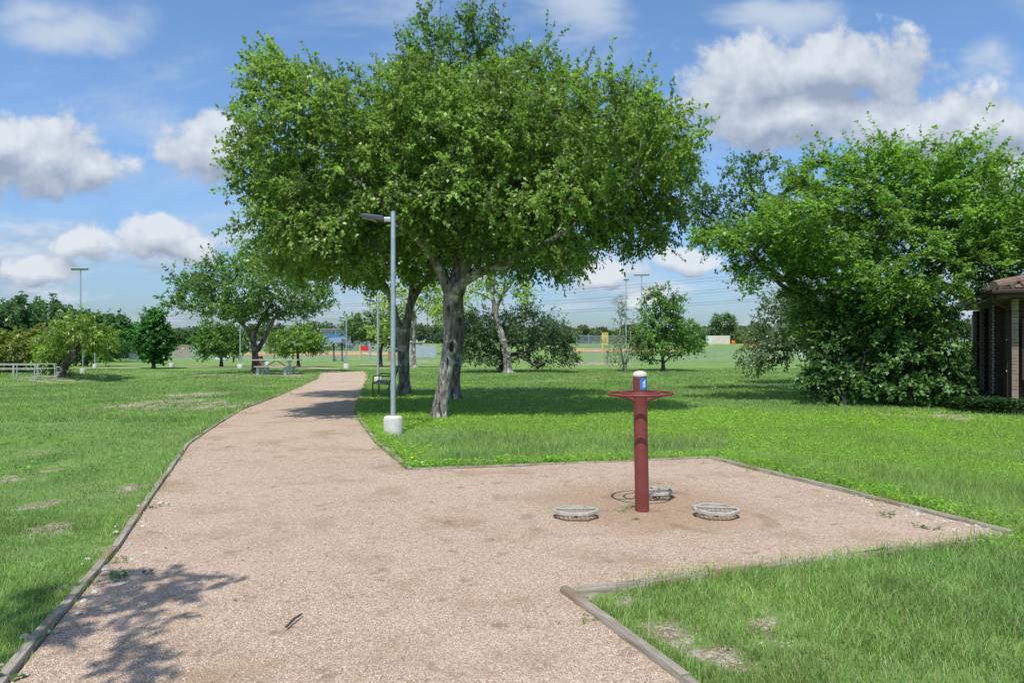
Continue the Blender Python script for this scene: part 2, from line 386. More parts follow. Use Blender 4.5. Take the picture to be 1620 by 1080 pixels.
GROUND = mat('lawn_ground', _ground)
tag(np_mesh('ground', np.stack([GX, GY, GZ], -1), Fc, np.full(len(Fc), 4), GROUND, col=np.stack([bc, cv, np.zeros_like(bc)], -1).reshape(-1, 3), smooth=True), kind='structure')

# ------------------------------------------------------------------ gravel
def densify(poly, step=.3):
    out = []
    for i in range(len(poly)):
        a, b = Vector(poly[i]), Vector(poly[(i + 1) % len(poly)]); n = max(1, int((b - a).length / step))
        out += [tuple(a.lerp(b, k_ / n)) for k_ in range(n)]
    return out
def sheet(name, poly, m, lift=.012, step=.35, zfun=g):
    e = densify(poly, step); n = len(e); X0, X1 = min(p[0] for p in e), max(p[0] for p in e); Y0, Y1 = min(p[1] for p in e), max(p[1] for p in e)
    gx, gy = np.meshgrid(np.arange(X0, X1, step), np.arange(Y0, Y1, step)); gx, gy = gx.ravel(), gy.ravel()
    ok = in_poly(gx, gy, e) & (seg_dist(gx, gy, e + [e[0]]) > step * .4)
    pts = [Vector(p) for p in e] + [Vector((a, b)) for a, b in zip(gx[ok], gy[ok])]
    r = geometry.delaunay_2d_cdt(pts, [(i, (i + 1) % n) for i in range(n)], [], 1, 1e-5)
    V = np.array([(p.x, p.y) for p in r[0]]); Z = zfun(V[:, 0], V[:, 1]) + lift
    fs = np.array([f for f in r[2] if len(f) == 3])
    return tag(np_mesh(name, np.column_stack([V, Z]), fs, np.full(len(fs), 3), m, smooth=True), kind='structure')
def _gravel(t, b):
    v = t.coord()
    cells = t.n.new('ShaderNodeTexVoronoi'); cells.inputs['Scale'].default_value = 170; t.put(cells.inputs['Vector'], v)
    sp = t.n.new('ShaderNodeSeparateColor'); t.l.new(cells.outputs['Color'], sp.inputs[0])
    st = t.ramp(sp.outputs[0], [(0, (.20, .125, .085)), (.2, (.33, .215, .135)), (.45, (.46, .325, .215)), (.7, (.56, .43, .305)), (.92, (.70, .61, .50)), (1, (.86, .81, .73))])
    c2 = t.n.new('ShaderNodeTexVoronoi'); c2.inputs['Scale'].default_value = 48; t.put(c2.inputs['Vector'], v)
    s2 = t.n.new('ShaderNodeSeparateColor'); t.l.new(c2.outputs['Color'], s2.inputs[0])
    st = t.mix(t.m('MULTIPLY', t.mr(s2.outputs[1], .0, 1.0), .35), st, t.ramp(s2.outputs[0], [(0, (.30, .19, .14)), (.6, (.52, .38, .30)), (1, (.66, .54, .46))]))
    big = t.noise(v, .5, 5, .6); brown = t.noise(v, 1.1, 8, .68)
    st = t.mix(t.m('MULTIPLY', t.mr(brown, .48, .68), .60), st, (.30, .205, .115))
    st = t.mix(t.m('MULTIPLY', t.mr(t.noise(v, 4, 7, .72), .56, .68), .75), st, (.22, .14, .08))
    st = t.mix(t.m('MULTIPLY', t.mr(big, .4, .65), .18), st, (.60, .47, .38))
    # dirt worn where people stand round the fitness station
    w_ = t.v('DISTANCE', t.v('MULTIPLY', v, (1, 1, 0)), (1.35, 6.75, 0))
    wn_ = t.m('ADD', w_, t.m('MULTIPLY', t.m('SUBTRACT', t.noise(v, 2.2, 5, .65), .5), 1.4))
    st = t.mix(t.m('MULTIPLY', t.mr(wn_, 1.35, .55), .55), st, (.33, .215, .12))
    for (qx, qy) in ((.58, 6.22), (1.88, 6.28), (1.48, 7.02)):
        dq = t.v('DISTANCE', t.v('MULTIPLY', v, (1, 1, 0)), (qx, qy, 0)); rg = t.m('ABSOLUTE', t.m('SUBTRACT', t.m('ADD', dq, t.m('MULTIPLY', t.m('SUBTRACT', t.noise(v, 3, 4), .5), .10)), .46))
        st = t.mix(t.m('MULTIPLY', t.mr(rg, .10, .02), t.mr(t.noise(v, 1.7, 3), .42, .62, 0, .55)), st, (.25, .165, .095))
    t.put(b.inputs['Base Color'], st); b.inputs['Roughness'].default_value = .95; b.inputs['Specular IOR Level'].default_value = .15
    h = t.m('ADD', t.m('SUBTRACT', 1.0, cells.outputs['Distance']), t.m('MULTIPLY', t.m('SUBTRACT', 1.0, c2.outputs['Distance']), .6))
    t.put(b.inputs['Normal'], t.bump(h, .65, .012))
GRAVEL = mat('decomposed_granite', _gravel)
def gg(X, Y):
    return g(X, Y) + (fbm(X, Y, .7, 41) - .5) * .03 * (Y < 15)
GPOLY = outline
sheet('gravel_path', outline, GRAVEL, .022, .28, gg)
DIRT = mat('trail_dirt', lambda t, b: (t.put(b.inputs['Base Color'], t.mix(t.mr(t.noise(t.coord(), 2, 6), .35, .65), (.33, .25, .17), (.50, .41, .30))), b.inputs.__getitem__('Roughness').__setattr__('default_value', .95)))
def strip(name, pts, wd, m, lift=.02):
    c_ = [Vector((p.x, p.y)) for p in pts]; Lp, Rp = [], []
    for i, p in enumerate(c_):
        d = (c_[min(i + 1, len(c_) - 1)] - c_[max(i - 1, 0)]).normalized(); n_ = Vector((-d.y, d.x)) * wd / 2; Lp.append(tuple(p + n_)); Rp.append(tuple(p - n_))
    return sheet(name, Lp + Rp[::-1], m, lift, 1.0)
strip('side_path', [at(640, 581), at(575, 585), at(480, 581.5), at(400, 581), at(300, 582), at(200, 582.5), at(100, 584), at(30, 586)], 1.7, DIRT, .03)
strip('trail', [at(540, 588), at(480, 588.5), at(440, 591)], 1.6, GRAVEL, .035)
CLAY = mat('infield_clay', worn((.46, .24, .10), (.56, .31, .15), .4, .95, 0, .1))
def ell(cx, cy, rx, ry, n=36, rot=0): return [(cx + rx * math.cos(a), cy + ry * math.sin(a)) for a in [2 * math.pi * i / n for i in range(n)]]
sheet('left_infield', ell(-42, 139, 22, 9), CLAY, .05, 2.5)
sheet('right_infield', ell(25, 156, 14, 10), CLAY, .05, 2.5)
LIME = mat('chalk', color=(.75, .74, .70), rough=.9)
strip('foul_line', [Vector((-24, 126, 0)), Vector((-33, 146, 0))], .35, LIME, .09)

# ------------------------------------------------------------------ trees
def colonize(nodes, par, attr, step, kill, iters=90, rng=None, first=0):
    nodes = [np.array(p, float) for p in nodes]; par = list(par); A = np.array(attr, float)
    best = np.full(len(A), 1e9); bi = np.zeros(len(A), int); new = list(range(first, len(nodes))); alive = np.ones(len(A), bool)
    kids = {}
    for it in range(iters):
        if new:
            NP = np.array([nodes[i] for i in new]); d = np.linalg.norm(A[:, None, :] - NP[None], axis=2); j = d.argmin(1); dm = d[np.arange(len(A)), j]
            u = dm < best; best[u] = dm[u]; bi[u] = np.array(new)[j[u]]
        alive &= best > kill
        if not alive.any(): break
        ids = bi[alive]; arr = np.array(nodes); dv = A[alive] - arr[ids]; dv /= np.linalg.norm(dv, axis=1)[:, None] + 1e-9
        acc = np.zeros((len(nodes), 3)); np.add.at(acc, ids, dv); new = []
        for i in np.unique(ids):
            v = acc[i]; L = np.linalg.norm(v)
            v = v / (L + 1e-9) + rng.normal(0, .14, 3)
            if L < .05: v = rng.normal(0, 1, 3)
            if par[i] >= 0:
                pd = nodes[i] - nodes[par[i]]; v = v + .35 * pd / (np.linalg.norm(pd) + 1e-9)
            v /= np.linalg.norm(v); q = nodes[i] + v * step
            if any(np.linalg.norm(q - nodes[c_]) < step * .35 for c_ in kids.get(i, [])): continue
            if len(kids.get(i, [])) > 3: continue
            kids.setdefault(i, []).append(len(nodes)); new.append(len(nodes)); nodes.append(q); par.append(i)
        if not new: break
    return np.array(nodes), np.array(par)
def catmull(pts, n):
    pts = [Vector(p) for p in pts]; out = []; Q = [pts[0] * 2 - pts[1]] + pts + [pts[-1] * 2 - pts[-2]]
    for i in range(1, len(Q) - 2):
        for k_ in range(n):
            t = k_ / n; a, b, c_, d = Q[i - 1:i + 3]
            out.append(.5 * ((2 * b) + (c_ - a) * t + (2 * a - 5 * b + 4 * c_ - d) * t * t + (3 * b - a - 3 * c_ + d) * t ** 3))
    out.append(pts[-1]); return out
def leaves(name, base, d, nrm, L, Wd, col, m, parent, fold=.12):
    d = d / (np.linalg.norm(d, axis=1)[:, None] + 1e-9); s = np.cross(d, nrm); s /= np.linalg.norm(s, axis=1)[:, None] + 1e-9; n2 = np.cross(s, d)
    L = L[:, None]; Wd = Wd[:, None]; mid = base + d * L * .45
    V = np.stack([base, mid + s * Wd + n2 * fold * L, base + d * L - n2 * fold * L * .6, mid - s * Wd + n2 * fold * L], 1).reshape(-1, 3)
    n = len(base); Fi = np.arange(n * 4).reshape(n, 4)
    return np_mesh(name, V, Fi, np.full(n, 4), m, parent, col=np.repeat(col, 4, 0))
def tree(name, label, cat, base, limbs, lobes, n_attr, step, kill, leaf=(.075, .020), tw=2, twL=.45, lpt=10, col=(.055, .125, .018), cvar=.35, droop=.25,
         bark=None, lm=None, seed=1, group=None, tip=.006, expo=2.25, shell=.45, clump=.42, twigs=True, spray=0.35, parent_names=('trunk', 'crown'), yel=.25, thin=.03, flat=0, shoots=0):
    rng = np.random.default_rng(seed); base = Vector(base); bark = bark or BARK; lm = lm or LEAF
    root = empty(name, base, label, cat, group)
    nodes, par, rad = [], [], []
    for li, (pts, r0, r1) in enumerate(limbs):
        C_ = catmull([Vector(p) - base for p in pts], 5)
        if li == 0: pi = -1
        else:
            arr = np.array(nodes); pi = int(np.linalg.norm(arr - np.array(C_[0]), axis=1).argmin()); C_ = C_[1:]
        for k_, q in enumerate(C_):
            t = k_ / max(len(C_) - 1, 1); par.append(pi); pi = len(nodes); nodes.append(np.array(q)); rad.append(r0 + (r1 - r0) * t)
    nm = len(nodes); first = 4 if nm > 8 else 0
    # attraction points
    vol = np.array([l[3] * l[4] * l[5] for l in lobes]) ** .7; cnt = (n_attr * vol / vol.sum()).astype(int) + 1; A = []
    for l, c_ in zip(lobes, cnt):
        cc = np.array(l[:3]) - np.array(base); rr = np.array(l[3:6]); k_ = c_ * 3
        dirs = rng.normal(size=(k_, 3)); dirs /= np.linalg.norm(dirs, axis=1)[:, None]; r = rng.random(k_) ** shell
        p = cc + dirs * rr * (r * (1 + rng.normal(0, .07, k_)))[:, None]
        q = p + np.array(base) + seed * 7
        nn = (vnoise(q[:, 0] + q[:, 2] * .7, q[:, 1] - q[:, 2] * .6, .95 / max(1, step / .3), seed) + vnoise(q[:, 0] - q[:, 2], q[:, 1] + q[:, 0] * .5, 1.9 / max(1, step / .3), seed + 3)) / 2
        p = p[(nn > clump)]; A.append(p[:c_])
    A = np.concatenate(A)
    N, Pn = colonize(nodes, par, A, step, kill, 110, rng, first)
    n = len(N); ch = [[] for _ in range(n)]
    for i, p in enumerate(Pn):
        if p >= 0: ch[p].append(i)
    R = np.zeros(n)
    for i in range(n - 1, -1, -1):
        s_ = sum(R[c_] ** expo for c_ in ch[i]); R[i] = max(tip, s_ ** (1 / expo)) if ch[i] else tip
    for i in range(nm): R[i] = rad[i]
    for i in range(nm, n): R[i] = min(R[i], R[Pn[i]] * .88 if R[Pn[i]] > tip * 2 else R[i])
    if N[0][2] < .3:                                                  # root flare
        for i in range(nm):
            h = N[i][2]
            if h < .5 and i < 6: R[i] *= 1 + .38 * max(0, (1 - h / .5)) ** 2
    mb = MB(); stack = [(0, None)]
    while stack:
        s0, pr = stack.pop(); chain = ([pr] if pr is not None else []) + [s0]; cur = s0
        while ch[cur]:
            k_ = sorted(ch[cur], key=lambda c_: -R[c_]); stack += [(c_, cur) for c_ in k_[1:]]; cur = k_[0]; chain.append(cur)
        rs = [R[i] for i in chain]
        if pr is not None: rs[0] = min(R[pr] * .9, rs[1] * 1.25)
        rm = max(rs); ns = 16 if rm > .1 else 8 if rm > .04 else 5 if rm > .015 else 3
        if len(chain) > 1:
            o = len(mb.v); mb.tube([N[i] for i in chain], rs, ns)
            if ns >= 8:                                              # lumpy bark outline
                for vi in range(o, len(mb.v)):
                    q = Vector(mb.v[vi]); ci = chain[min((vi - o) // ns, len(chain) - 1)]; cpt = Vector(N[ci]); dq = q - cpt
                    ang = math.atan2(dq.y, dq.x); fl = max(0, 1 - q.z / .6) if q.z < .6 and rm > .1 else 0
                    f_ = 1 + .07 * math.sin(3 * ang + seed + q.z * 1.1) + .05 * math.sin(5 * ang - q.z * 2.3) + .04 * math.sin(q.z * 7 + seed) + .2 * fl * math.sin(5 * ang + seed)
                    mb.v[vi] = tuple(cpt + dq * f_)
    # twigs and leaves
    thinN = np.array([i for i in range(nm if n > nm else 0, n) if R[i] < thin])
    T = np.repeat(thinN, tw); nT = len(T); bd = N[T] - N[np.maximum(Pn[T], 0)]; bd /= np.linalg.norm(bd, axis=1)[:, None] + 1e-9
    cen = np.mean(A, axis=0); outv = N[T] - cen; outv /= np.linalg.norm(outv, axis=1)[:, None] + 1e-9
    td = bd * .6 + outv * .5 + rng.normal(0, .65, (nT, 3)) + np.array([0, 0, .12 - droop]); td /= np.linalg.norm(td, axis=1)[:, None]
    tl = twL * rng.uniform(.5, 1.25, nT); t0 = N[T] - bd * (step * rng.random(nT))[:, None]
    if shoots:
        hi = thinN[np.argsort(-(N[thinN][:, 2] + .6 * np.linalg.norm(outv[::tw][:, :2], axis=1) + rng.normal(0, .8, len(thinN))))[:shoots * 3]]; S_ = rng.choice(hi, min(shoots, len(hi)), replace=False)
        so = N[S_] - cen; so[:, 2] = 0; so /= np.linalg.norm(so, axis=1)[:, None] + 1e-9; sdv = so * .45 + rng.normal(0, .22, so.shape) + [0, 0, 1.0]; sdv /= np.linalg.norm(sdv, axis=1)[:, None]
        S2 = np.repeat(S_, 2); T = np.concatenate([T, S2]); td = np.concatenate([td, np.repeat(sdv, 2, 0)]); tl = np.concatenate([tl, np.repeat(twL * rng.uniform(1.1, 2.3, len(S_)), 2)]); t0 = np.concatenate([t0, N[S2]]); outv = np.concatenate([outv, np.repeat(sdv, 2, 0)]); nT = len(T)
    if flat:
        td[:, 2] *= 1 - flat; td /= np.linalg.norm(td, axis=1)[:, None]
    if twigs:
        mb2 = []; s1 = np.cross(td, [0, 0, 1.0]); s1 /= np.linalg.norm(s1, axis=1)[:, None] + 1e-9; s2 = np.cross(td, s1); r_ = tip * .55
        ring = lambda c_, r: [c_ + s1 * r, c_ - s1 * r * .5 + s2 * r * .87, c_ - s1 * r * .5 - s2 * r * .87]
        mid = t0 + td * (tl * .5)[:, None]; end = t0 + td * tl[:, None]; mid[:, 2] += .0; end[:, 2] -= droop * tl * .6
        VV = np.stack(ring(t0, r_) + ring(mid, r_ * .8) + ring(end, r_ * .3), 1).reshape(-1, 3)
        off = (np.arange(nT) * 9)[:, None, None]; q = np.array([(0, 1, 4, 3), (1, 2, 5, 4), (2, 0, 3, 5), (3, 4, 7, 6), (4, 5, 8, 7), (5, 3, 6, 8)])[None] + off
        vt = np.array(mb.v); fo = len(vt)
        fl = [i for f in mb.f for i in f]; sz = [len(f) for f in mb.f]
        tr = np_mesh(parent_names[0], np.concatenate([vt, VV]), np.concatenate([np.array(fl), (q + fo).ravel()]), np.concatenate([sz, np.full(nT * 6, 4)]), bark, root, smooth=True)
    else: tr = mb.build(parent_names[0], bark, root, smooth=True)
    K = np.repeat(np.arange(nT), lpt); m_ = len(K); f_ = rng.uniform(.15, 1.05, m_)
    lb = t0[K] + td[K] * (tl[K] * f_)[:, None]; lb[:, 2] -= droop * tl[K] * f_ * f_ * .6; lb += rng.normal(0, spray * twL * .12, (m_, 3))
    ld = td[K] * .55 + rng.normal(0, .6, (m_, 3)) + np.array([0, 0, -droop * 1.2]); nr = rng.normal(0, .5 * (1 - flat), (m_, 3)) + np.array([0, 0, 1.0]) + outv[K] * .6 * (1 - flat); ld[:, 2] *= 1 - flat * .7
    Ls = leaf[0] * rng.uniform(.65, 1.25, m_); cb = np.array(col)[None] * (1 + rng.normal(0, cvar * .5, (nT, 1)))[K] * (1 + rng.normal(0, cvar * .4, (m_, 1)))
    pq = t0 + np.array(base); cb *= (.55 + .90 * (vnoise(pq[:, 0] + pq[:, 2], pq[:, 1] - pq[:, 2], .8, seed + 9) * .6 + .4 * vnoise(pq[:, 0] - pq[:, 2], pq[:, 1], 2.4, seed + 8)))[K][:, None]; cb = np.clip(cb, np.array(col) * .35, np.array(col) * 2.4); yy = rng.random(m_) < yel
    cb[yy] *= np.array([1.28, 1.16, .9]); ls = leaves(parent_names[1], lb, ld, nr, Ls, Ls * leaf[1] / leaf[0], cb, lm, root)
    print(name, label[:30], 'nodes', n, 'leaves', m_)
    return root
def lob(px, py, rx, ry, Y, ry_m): q = P(px, py, Y); return (q.x, q.y, q.z, rx / F * Y, ry_m, ry / F * Y)

# --- three large trees in the middle
bA = at(694, 662); YA = bA.y
tree('shade_tree', 'big leafy tree with a pale mottled trunk and knothole, right behind the nearest lamp post', 'tree', bA,
     [([bA + Vector((0, 0, -.1)), P(699, 635, YA), P(704, 600, YA), P(709, 560, YA), P(711, 515, YA), P(710, 475, YA), P(712, 448, YA)], .150, .135),
      ([P(711, 470, YA), P(697, 432, YA - .2), P(680, 402, YA - .4), P(655, 372, YA - .8), P(615, 330, YA - 1), P(560, 280, YA - 1)], .11, .03),
      ([P(711, 478, YA), P(728, 450, YA - .1), P(760, 430, YA - .2), P(800, 418, YA - .3), P(835, 398, YA - .5), P(875, 378, YA - .7), P(935, 335, YA - .7), P(1000, 290, YA - .5)], .125, .03),
      ([P(712, 458, YA), P(722, 425, YA + .2), P(727, 380, YA + .4), P(738, 300, YA + .8), P(750, 200, YA + 1)], .11, .03),
      ([P(712, 465, YA), P(700, 420, YA + .8), P(670, 340, YA + 1.6), P(640, 260, YA + 2)], .08, .025),
      ([P(735, 447, YA), P(762, 410, YA + .6), P(800, 340, YA + 1.2), P(860, 250, YA + 1.5)], .085, .025),
      ([P(645, 365, YA - .8), P(600, 345, YA + .2), P(530, 330, YA + .6), P(470, 330, YA + .6)], .045, .02)],
     [lob(500, 255, 122, 140, 15.0, 2.4), lob(425, 300, 36, 80, 14.8, 1.4), lob(465, 185, 50, 42, 14.9, 1.4), lob(640, 215, 135, 102, 15.2, 2.6), lob(790, 225, 150, 110, 15.6, 2.8), lob(955, 235, 128, 104, 15.2, 2.4), lob(1040, 255, 62, 100, 15.2, 1.6),
      lob(462, 372, 72, 62, 14.8, 1.9), lob(452, 402, 52, 30, 14.8, 1.3), lob(540, 412, 66, 24, 14.9, 1.5), lob(540, 370, 100, 70, 15.0, 2.2), lob(860, 330, 125, 85, 15.0, 2.2), lob(700, 320, 150, 75, 15.3, 2.6), lob(890, 405, 35, 48, 14.6, .8), lob(400, 130, 14, 42, 14.6, .4), lob(440, 120, 50, 30, 14.8, 1.0),
      lob(1000, 345, 80, 52, 15.2, 1.4)],
     7500, .20, .25, leaf=(.090, .026), tw=4, twL=.42, lpt=15, col=(.170, .275, .062), seed=11, clump=.40, droop=.28, bark=BARK, shoots=110, yel=.35)
bB = at(716, 633); YB = bB.y
tree('shade_tree', 'tallest tree, its dark trunk just behind the pale one and its top rising highest', 'tree', bB,
     [([bB + Vector((0, 0, -.1)), P(718, 600, YB), P(722, 560, YB), P(726, 510, YB), P(724, 460, YB), P(735, 400, YB)], .185, .155),
      ([P(726, 470, YB), P(745, 400, YB), P(765, 300, YB), P(775, 180, YB), P(770, 105, YB)], .14, .03),
      ([P(730, 430, YB), P(700, 350, YB), P(680, 240, YB), P(675, 150, YB)], .11, .03),
      ([P(735, 420, YB), P(800, 330, YB), P(860, 230, YB), P(890, 160, YB)], .10, .03)],
     [lob(725, 84, 84, 54, 19.5, 2.1), lob(840, 140, 80, 48, 19.5, 2.0), lob(760, 200, 190, 95, 19.8, 2.8), lob(660, 150, 60, 60, 19.6, 1.7), lob(900, 150, 45, 45, 19.5, 1.2), lob(760, 330, 190, 70, 20, 2.6), lob(870, 400, 90, 40, 19.8, 1.6)],
     3000, .27, .36, leaf=(.100, .029), tw=5, twL=.50, lpt=12, col=(.135, .250, .052), seed=12, clump=.42, droop=.2, bark=BARK, shoots=60)
bC = at(638, 623); YC = bC.y
tree('shade_tree', 'forked grey tree with a split hollow trunk beside the black bench', 'tree', bC,
     [([bC + Vector((0, 0, -.1)), P(639, 600, YC), P(638, 560, YC), P(639, 525, YC)], .185, .20),
      ([P(638, 530, YC), P(626, 505, YC), P(618, 470, YC), P(605, 445, YC), P(590, 425, YC), P(570, 380, YC)], .16, .04),
      ([P(640, 527, YC), P(648, 490, YC), P(652, 455, YC), P(646, 420, YC), P(640, 360, YC)], .15, .04),
      ([P(650, 480, YC), P(664, 455, YC), P(678, 438, YC), P(695, 400, YC), P(720, 350, YC)], .13, .04)],
     [lob(530, 330, 130, 85, 20.5, 2.2), lob(640, 360, 130, 65, 21, 2.3), lob(520, 410, 95, 32, 20.5, 1.8), lob(640, 410, 90, 26, 21, 1.6), lob(455, 410, 45, 28, 20.3, 1.2)],
     2000, .28, .36, leaf=(.100, .029), tw=5, twL=.5, lpt=12, col=(.145, .255, .055), seed=13, clump=.38, droop=.45, bark=BARK)
# bark collar and knothole on the pale trunk
hole = P(722, 549, YA - .17)
rootA = [o for o in bpy.data.objects if o.get('label', '').startswith('big leafy')][0]
mb = MB(); ring_ = []
for i in range(16):
    a = 2 * math.pi * i / 16; ring_.append(hole - bA + Vector((math.cos(a) * .085 - .10, -.01 - .03 * math.cos(a), math.sin(a) * .15 + .02 * math.cos(a))))
mb.tube(ring_, .036, 8, closed=True)
lip = mb.build('bark_lip', BARK, rootA, smooth=True)
mb = MB(); c_ = sum(ring_, Vector()) / 16
mb.add([c_ + Vector((0, .0, 0))] + [q * 1.0 + Vector((0, .005, 0)) for q in ring_] + [c_ + Vector((0, .12, 0))], [(0, i + 1, (i + 1) % 16 + 1) for i in range(16)] + [(17, (i + 1) % 16 + 1, i + 1) for i in range(16)])
mb.build('knothole', mat('hollow_wood', color=(.035, .018, .01), rough=.95), rootA)

# --- right hand group
bD = at(1372, 630); YD = 20.0; bD = Vector(((1372 - CX) / F * YD, YD, gz((1372 - CX) / F * YD, YD)))
tree('shade_tree', 'broad bright green tree rising over the shrubs beside the brick house', 'tree', bD,
     [([bD + Vector((0, 0, -.1)), P(1362, 600, YD), P(1352, 560, YD), P(1340, 530, YD)], .20, .15),
      ([P(1345, 540, YD), P(1325, 510, YD), P(1300, 485, YD), P(1270, 468, YD), P(1235, 450, YD - .3), P(1190, 400, YD - .5), P(1150, 370, YD - .5)], .12, .03),
      ([P(1342, 535, YD), P(1345, 480, YD), P(1330, 400, YD), P(1320, 310, YD)], .11, .03),
      ([P(1345, 540, YD), P(1385, 490, YD + .3), P(1430, 420, YD + .5), P(1470, 320, YD + .5)], .12, .03),
      ([P(1400, 470, YD), P(1470, 430, YD - .4), P(1540, 400, YD - .8), P(1600, 370, YD - 1)], .08, .03),
      ([P(1345, 520, YD), P(1370, 450, YD - 1), P(1390, 380, YD - 1.6)], .09, .03)],
     [lob(1390, 330, 160, 100, 19.5, 2.8), lob(1470, 280, 105, 52, 19.5, 2.2), lob(1320, 290, 70, 50, 19.6, 1.8), lob(1550, 360, 110, 85, 18.8, 2.3), lob(1260, 370, 95, 62, 19.3, 2.0), lob(1185, 380, 70, 40, 19.2, 1.4),
      lob(1400, 430, 150, 70, 18.8, 2.4), lob(1560, 400, 85, 45, 18.2, 1.6), lob(1205, 425, 48, 30, 19.1, .8), lob(1130, 360, 34, 26, 19.1, .8), lob(1190, 460, 20, 14, 19, .4), lob(1310, 500, 60, 50, 19.5, 1.4), lob(1430, 500, 75, 50, 19.3, 1.8), lob(1610, 330, 60, 45, 18.8, 1.5)],
     5500, .24, .31, leaf=(.110, .034), tw=4, twL=.52, lpt=13, col=(.165, .305, .058), seed=21, clump=.45, droop=.10, bark=BARKD, yel=.35, flat=.45, shoots=110)
YE_ = 24.0; bE_ = Vector(((1300 - CX) / F * YE_, YE_, gz((1300 - CX) / F * YE_, YE_)))
tree('shade_tree', 'dark green tree poking up between the two largest crowns', 'tree', bE_,
     [([bE_, P(1290, 560, YE_), P(1275, 500, YE_), P(1250, 440, YE_)], .2, .14), ([P(1250, 440, YE_), P(1220, 380, YE_), P(1195, 320, YE_), P(1185, 270, YE_)], .12, .03),
      ([P(1255, 450, YE_), P(1180, 400, YE_), P(1130, 350, YE_), P(1100, 330, YE_)], .08, .03)],
     [lob(1183, 285, 48, 42, 24, 1.2), lob(1130, 325, 50, 40, 24, 1.2), lob(1200, 350, 80, 45, 24, 1.6), lob(1110, 370, 50, 26, 24, 1.0), lob(1270, 380, 60, 60, 24, 1.6)],
     800, .30, .38, leaf=(.12, .038), tw=4, twL=.5, lpt=11, col=(.085, .165, .042), seed=22, clump=.40, droop=.15, bark=BARKD)
for i, (lb_, bx, lobes_, sd) in enumerate([
        ('glossy leafed shrub at the left end of the shrub row by the house', 1335, [lob(1330, 560, 50, 72, 18.6, .9), lob(1300, 600, 32, 32, 18.4, .6), lob(1345, 495, 35, 35, 18.8, .7)], 31),
        ('glossy leafed shrub in the middle of the shrub row by the house', 1415, [lob(1415, 560, 55, 70, 18.2, 1.0), lob(1400, 600, 62, 34, 17.9, .7), lob(1440, 505, 40, 30, 18.4, .8)], 32),
        ('glossy leafed shrub nearest the brick wall with its tips touching the eave', 1492, [lob(1480, 550, 38, 72, 17.8, .8), lob(1500, 600, 28, 30, 17.5, .6), lob(1470, 610, 50, 26, 17.5, .6)], 33)]):
    Yb = 18.0; b_ = Vector(((bx - CX) / F * Yb, Yb, gz((bx - CX) / F * Yb, Yb)))
    tree('shrub', lb_, 'shrub', b_, [([b_, b_ + Vector((.02, 0, .5)), b_ + Vector((.1, .05, 1.0))], .05, .035), ([b_ + Vector((0, 0, .15)), b_ + Vector((-.3, .1, .8)), b_ + Vector((-.45, .1, 1.4))], .035, .02),
        ([b_ + Vector((0, 0, .2)), b_ + Vector((.35, -.1, .8)), b_ + Vector((.5, -.1, 1.3))], .035, .02)],
        lobes_, 800, .18, .24, leaf=(.120, .040), tw=4, twL=.34, lpt=12, col=(.085, .175, .045), lm=LEAFG, seed=sd, clump=.36, droop=.0, bark=BARKD, group='glossy shrubs in front of the house', parent_names=('stems', 'foliage'))

# --- picnic tree (left) and other middle distance trees
def simple(name, label, bpx, bpy_, limbs_px, lobes_px, n, step, leafs, col, seed, Yo=None, **kw):
    b_ = at(bpx, bpy_)
    if Yo: b_ = Vector(((bpx - CX) / F * Yo, Yo, gz((bpx - CX) / F * Yo, Yo)))
    Y = b_.y; L_ = []
    for pts, r0, r1 in limbs_px:
        L_.append(([P(x, y, Y + (dz[0] if dz else 0)) for (x, y, *dz) in pts], r0, r1))
    L_[0][0][0] = b_ + Vector((0, 0, -.1))
    lo = [lob(x, y, rx, ry, Y + dz, rd) for (x, y, rx, ry, dz, rd) in lobes_px]
    kw['lpt'] = int(kw['lpt'] * kw.pop('dm', 1.9)); kw['tw'] = kw.get('tw', 3) + 1
    return tree(name, label, kw.pop('cat', 'tree'), b_, L_, lo, int(n * 1.35), step, step * 1.25, leaf=(leafs[0], leafs[1] * 1.1), col=tuple(x * q_ for x, q_ in zip(col, (1.95, 1.8, 2.1))), seed=seed, twigs=kw.pop('twigs', False), twL=step * 1.7, **kw)
simple('shade_tree', 'wide umbrella shaped tree with three dark trunks over the picnic table', 404, 590,
     [([(404, 590), (404, 570), (403, 548)], .22, .19), ([(403, 552), (396, 530), (383, 512), (372, 498), (350, 478)], .16, .05), ([(403, 550), (402, 530), (410, 512), (420, 498), (430, 475)], .15, .05), ([(407, 556), (418, 535), (428, 515), (438, 500), (470, 478)], .16, .05)],
     [(395, 450, 95, 42, 0, 3.5), (330, 460, 62, 34, 0, 2.6), (460, 462, 66, 34, 0, 2.6), (375, 425, 60, 22, 0, 2.2), (290, 478, 30, 22, 0, 1.5), (500, 478, 32, 20, 0, 1.5), (400, 485, 110, 20, 0, 3.0), (520, 462, 16, 12, 0, .8), (270, 465, 14, 10, 0, .8)],
     1500, .42, (.17, .05), (.062, .125, .030), 41, tw=3, lpt=8, bark=BARKD, clump=.45, droop=.2, dm=1.5, shoots=60)
simple('shade_tree', 'small round dark green tree on the left lawn', 243, 583, [([(243, 583), (243, 570), (243, 540), (243, 510)], .14, .05)],
     [(243, 540, 31, 30, 0, 1.5), (243, 512, 20, 22, 0, 1.0), (243, 558, 24, 14, 0, 1.2)], 500, .3, (.17, .06), (.032, .105, .018), 42, tw=4, lpt=9, bark=BARKD, clump=.25, droop=.05)
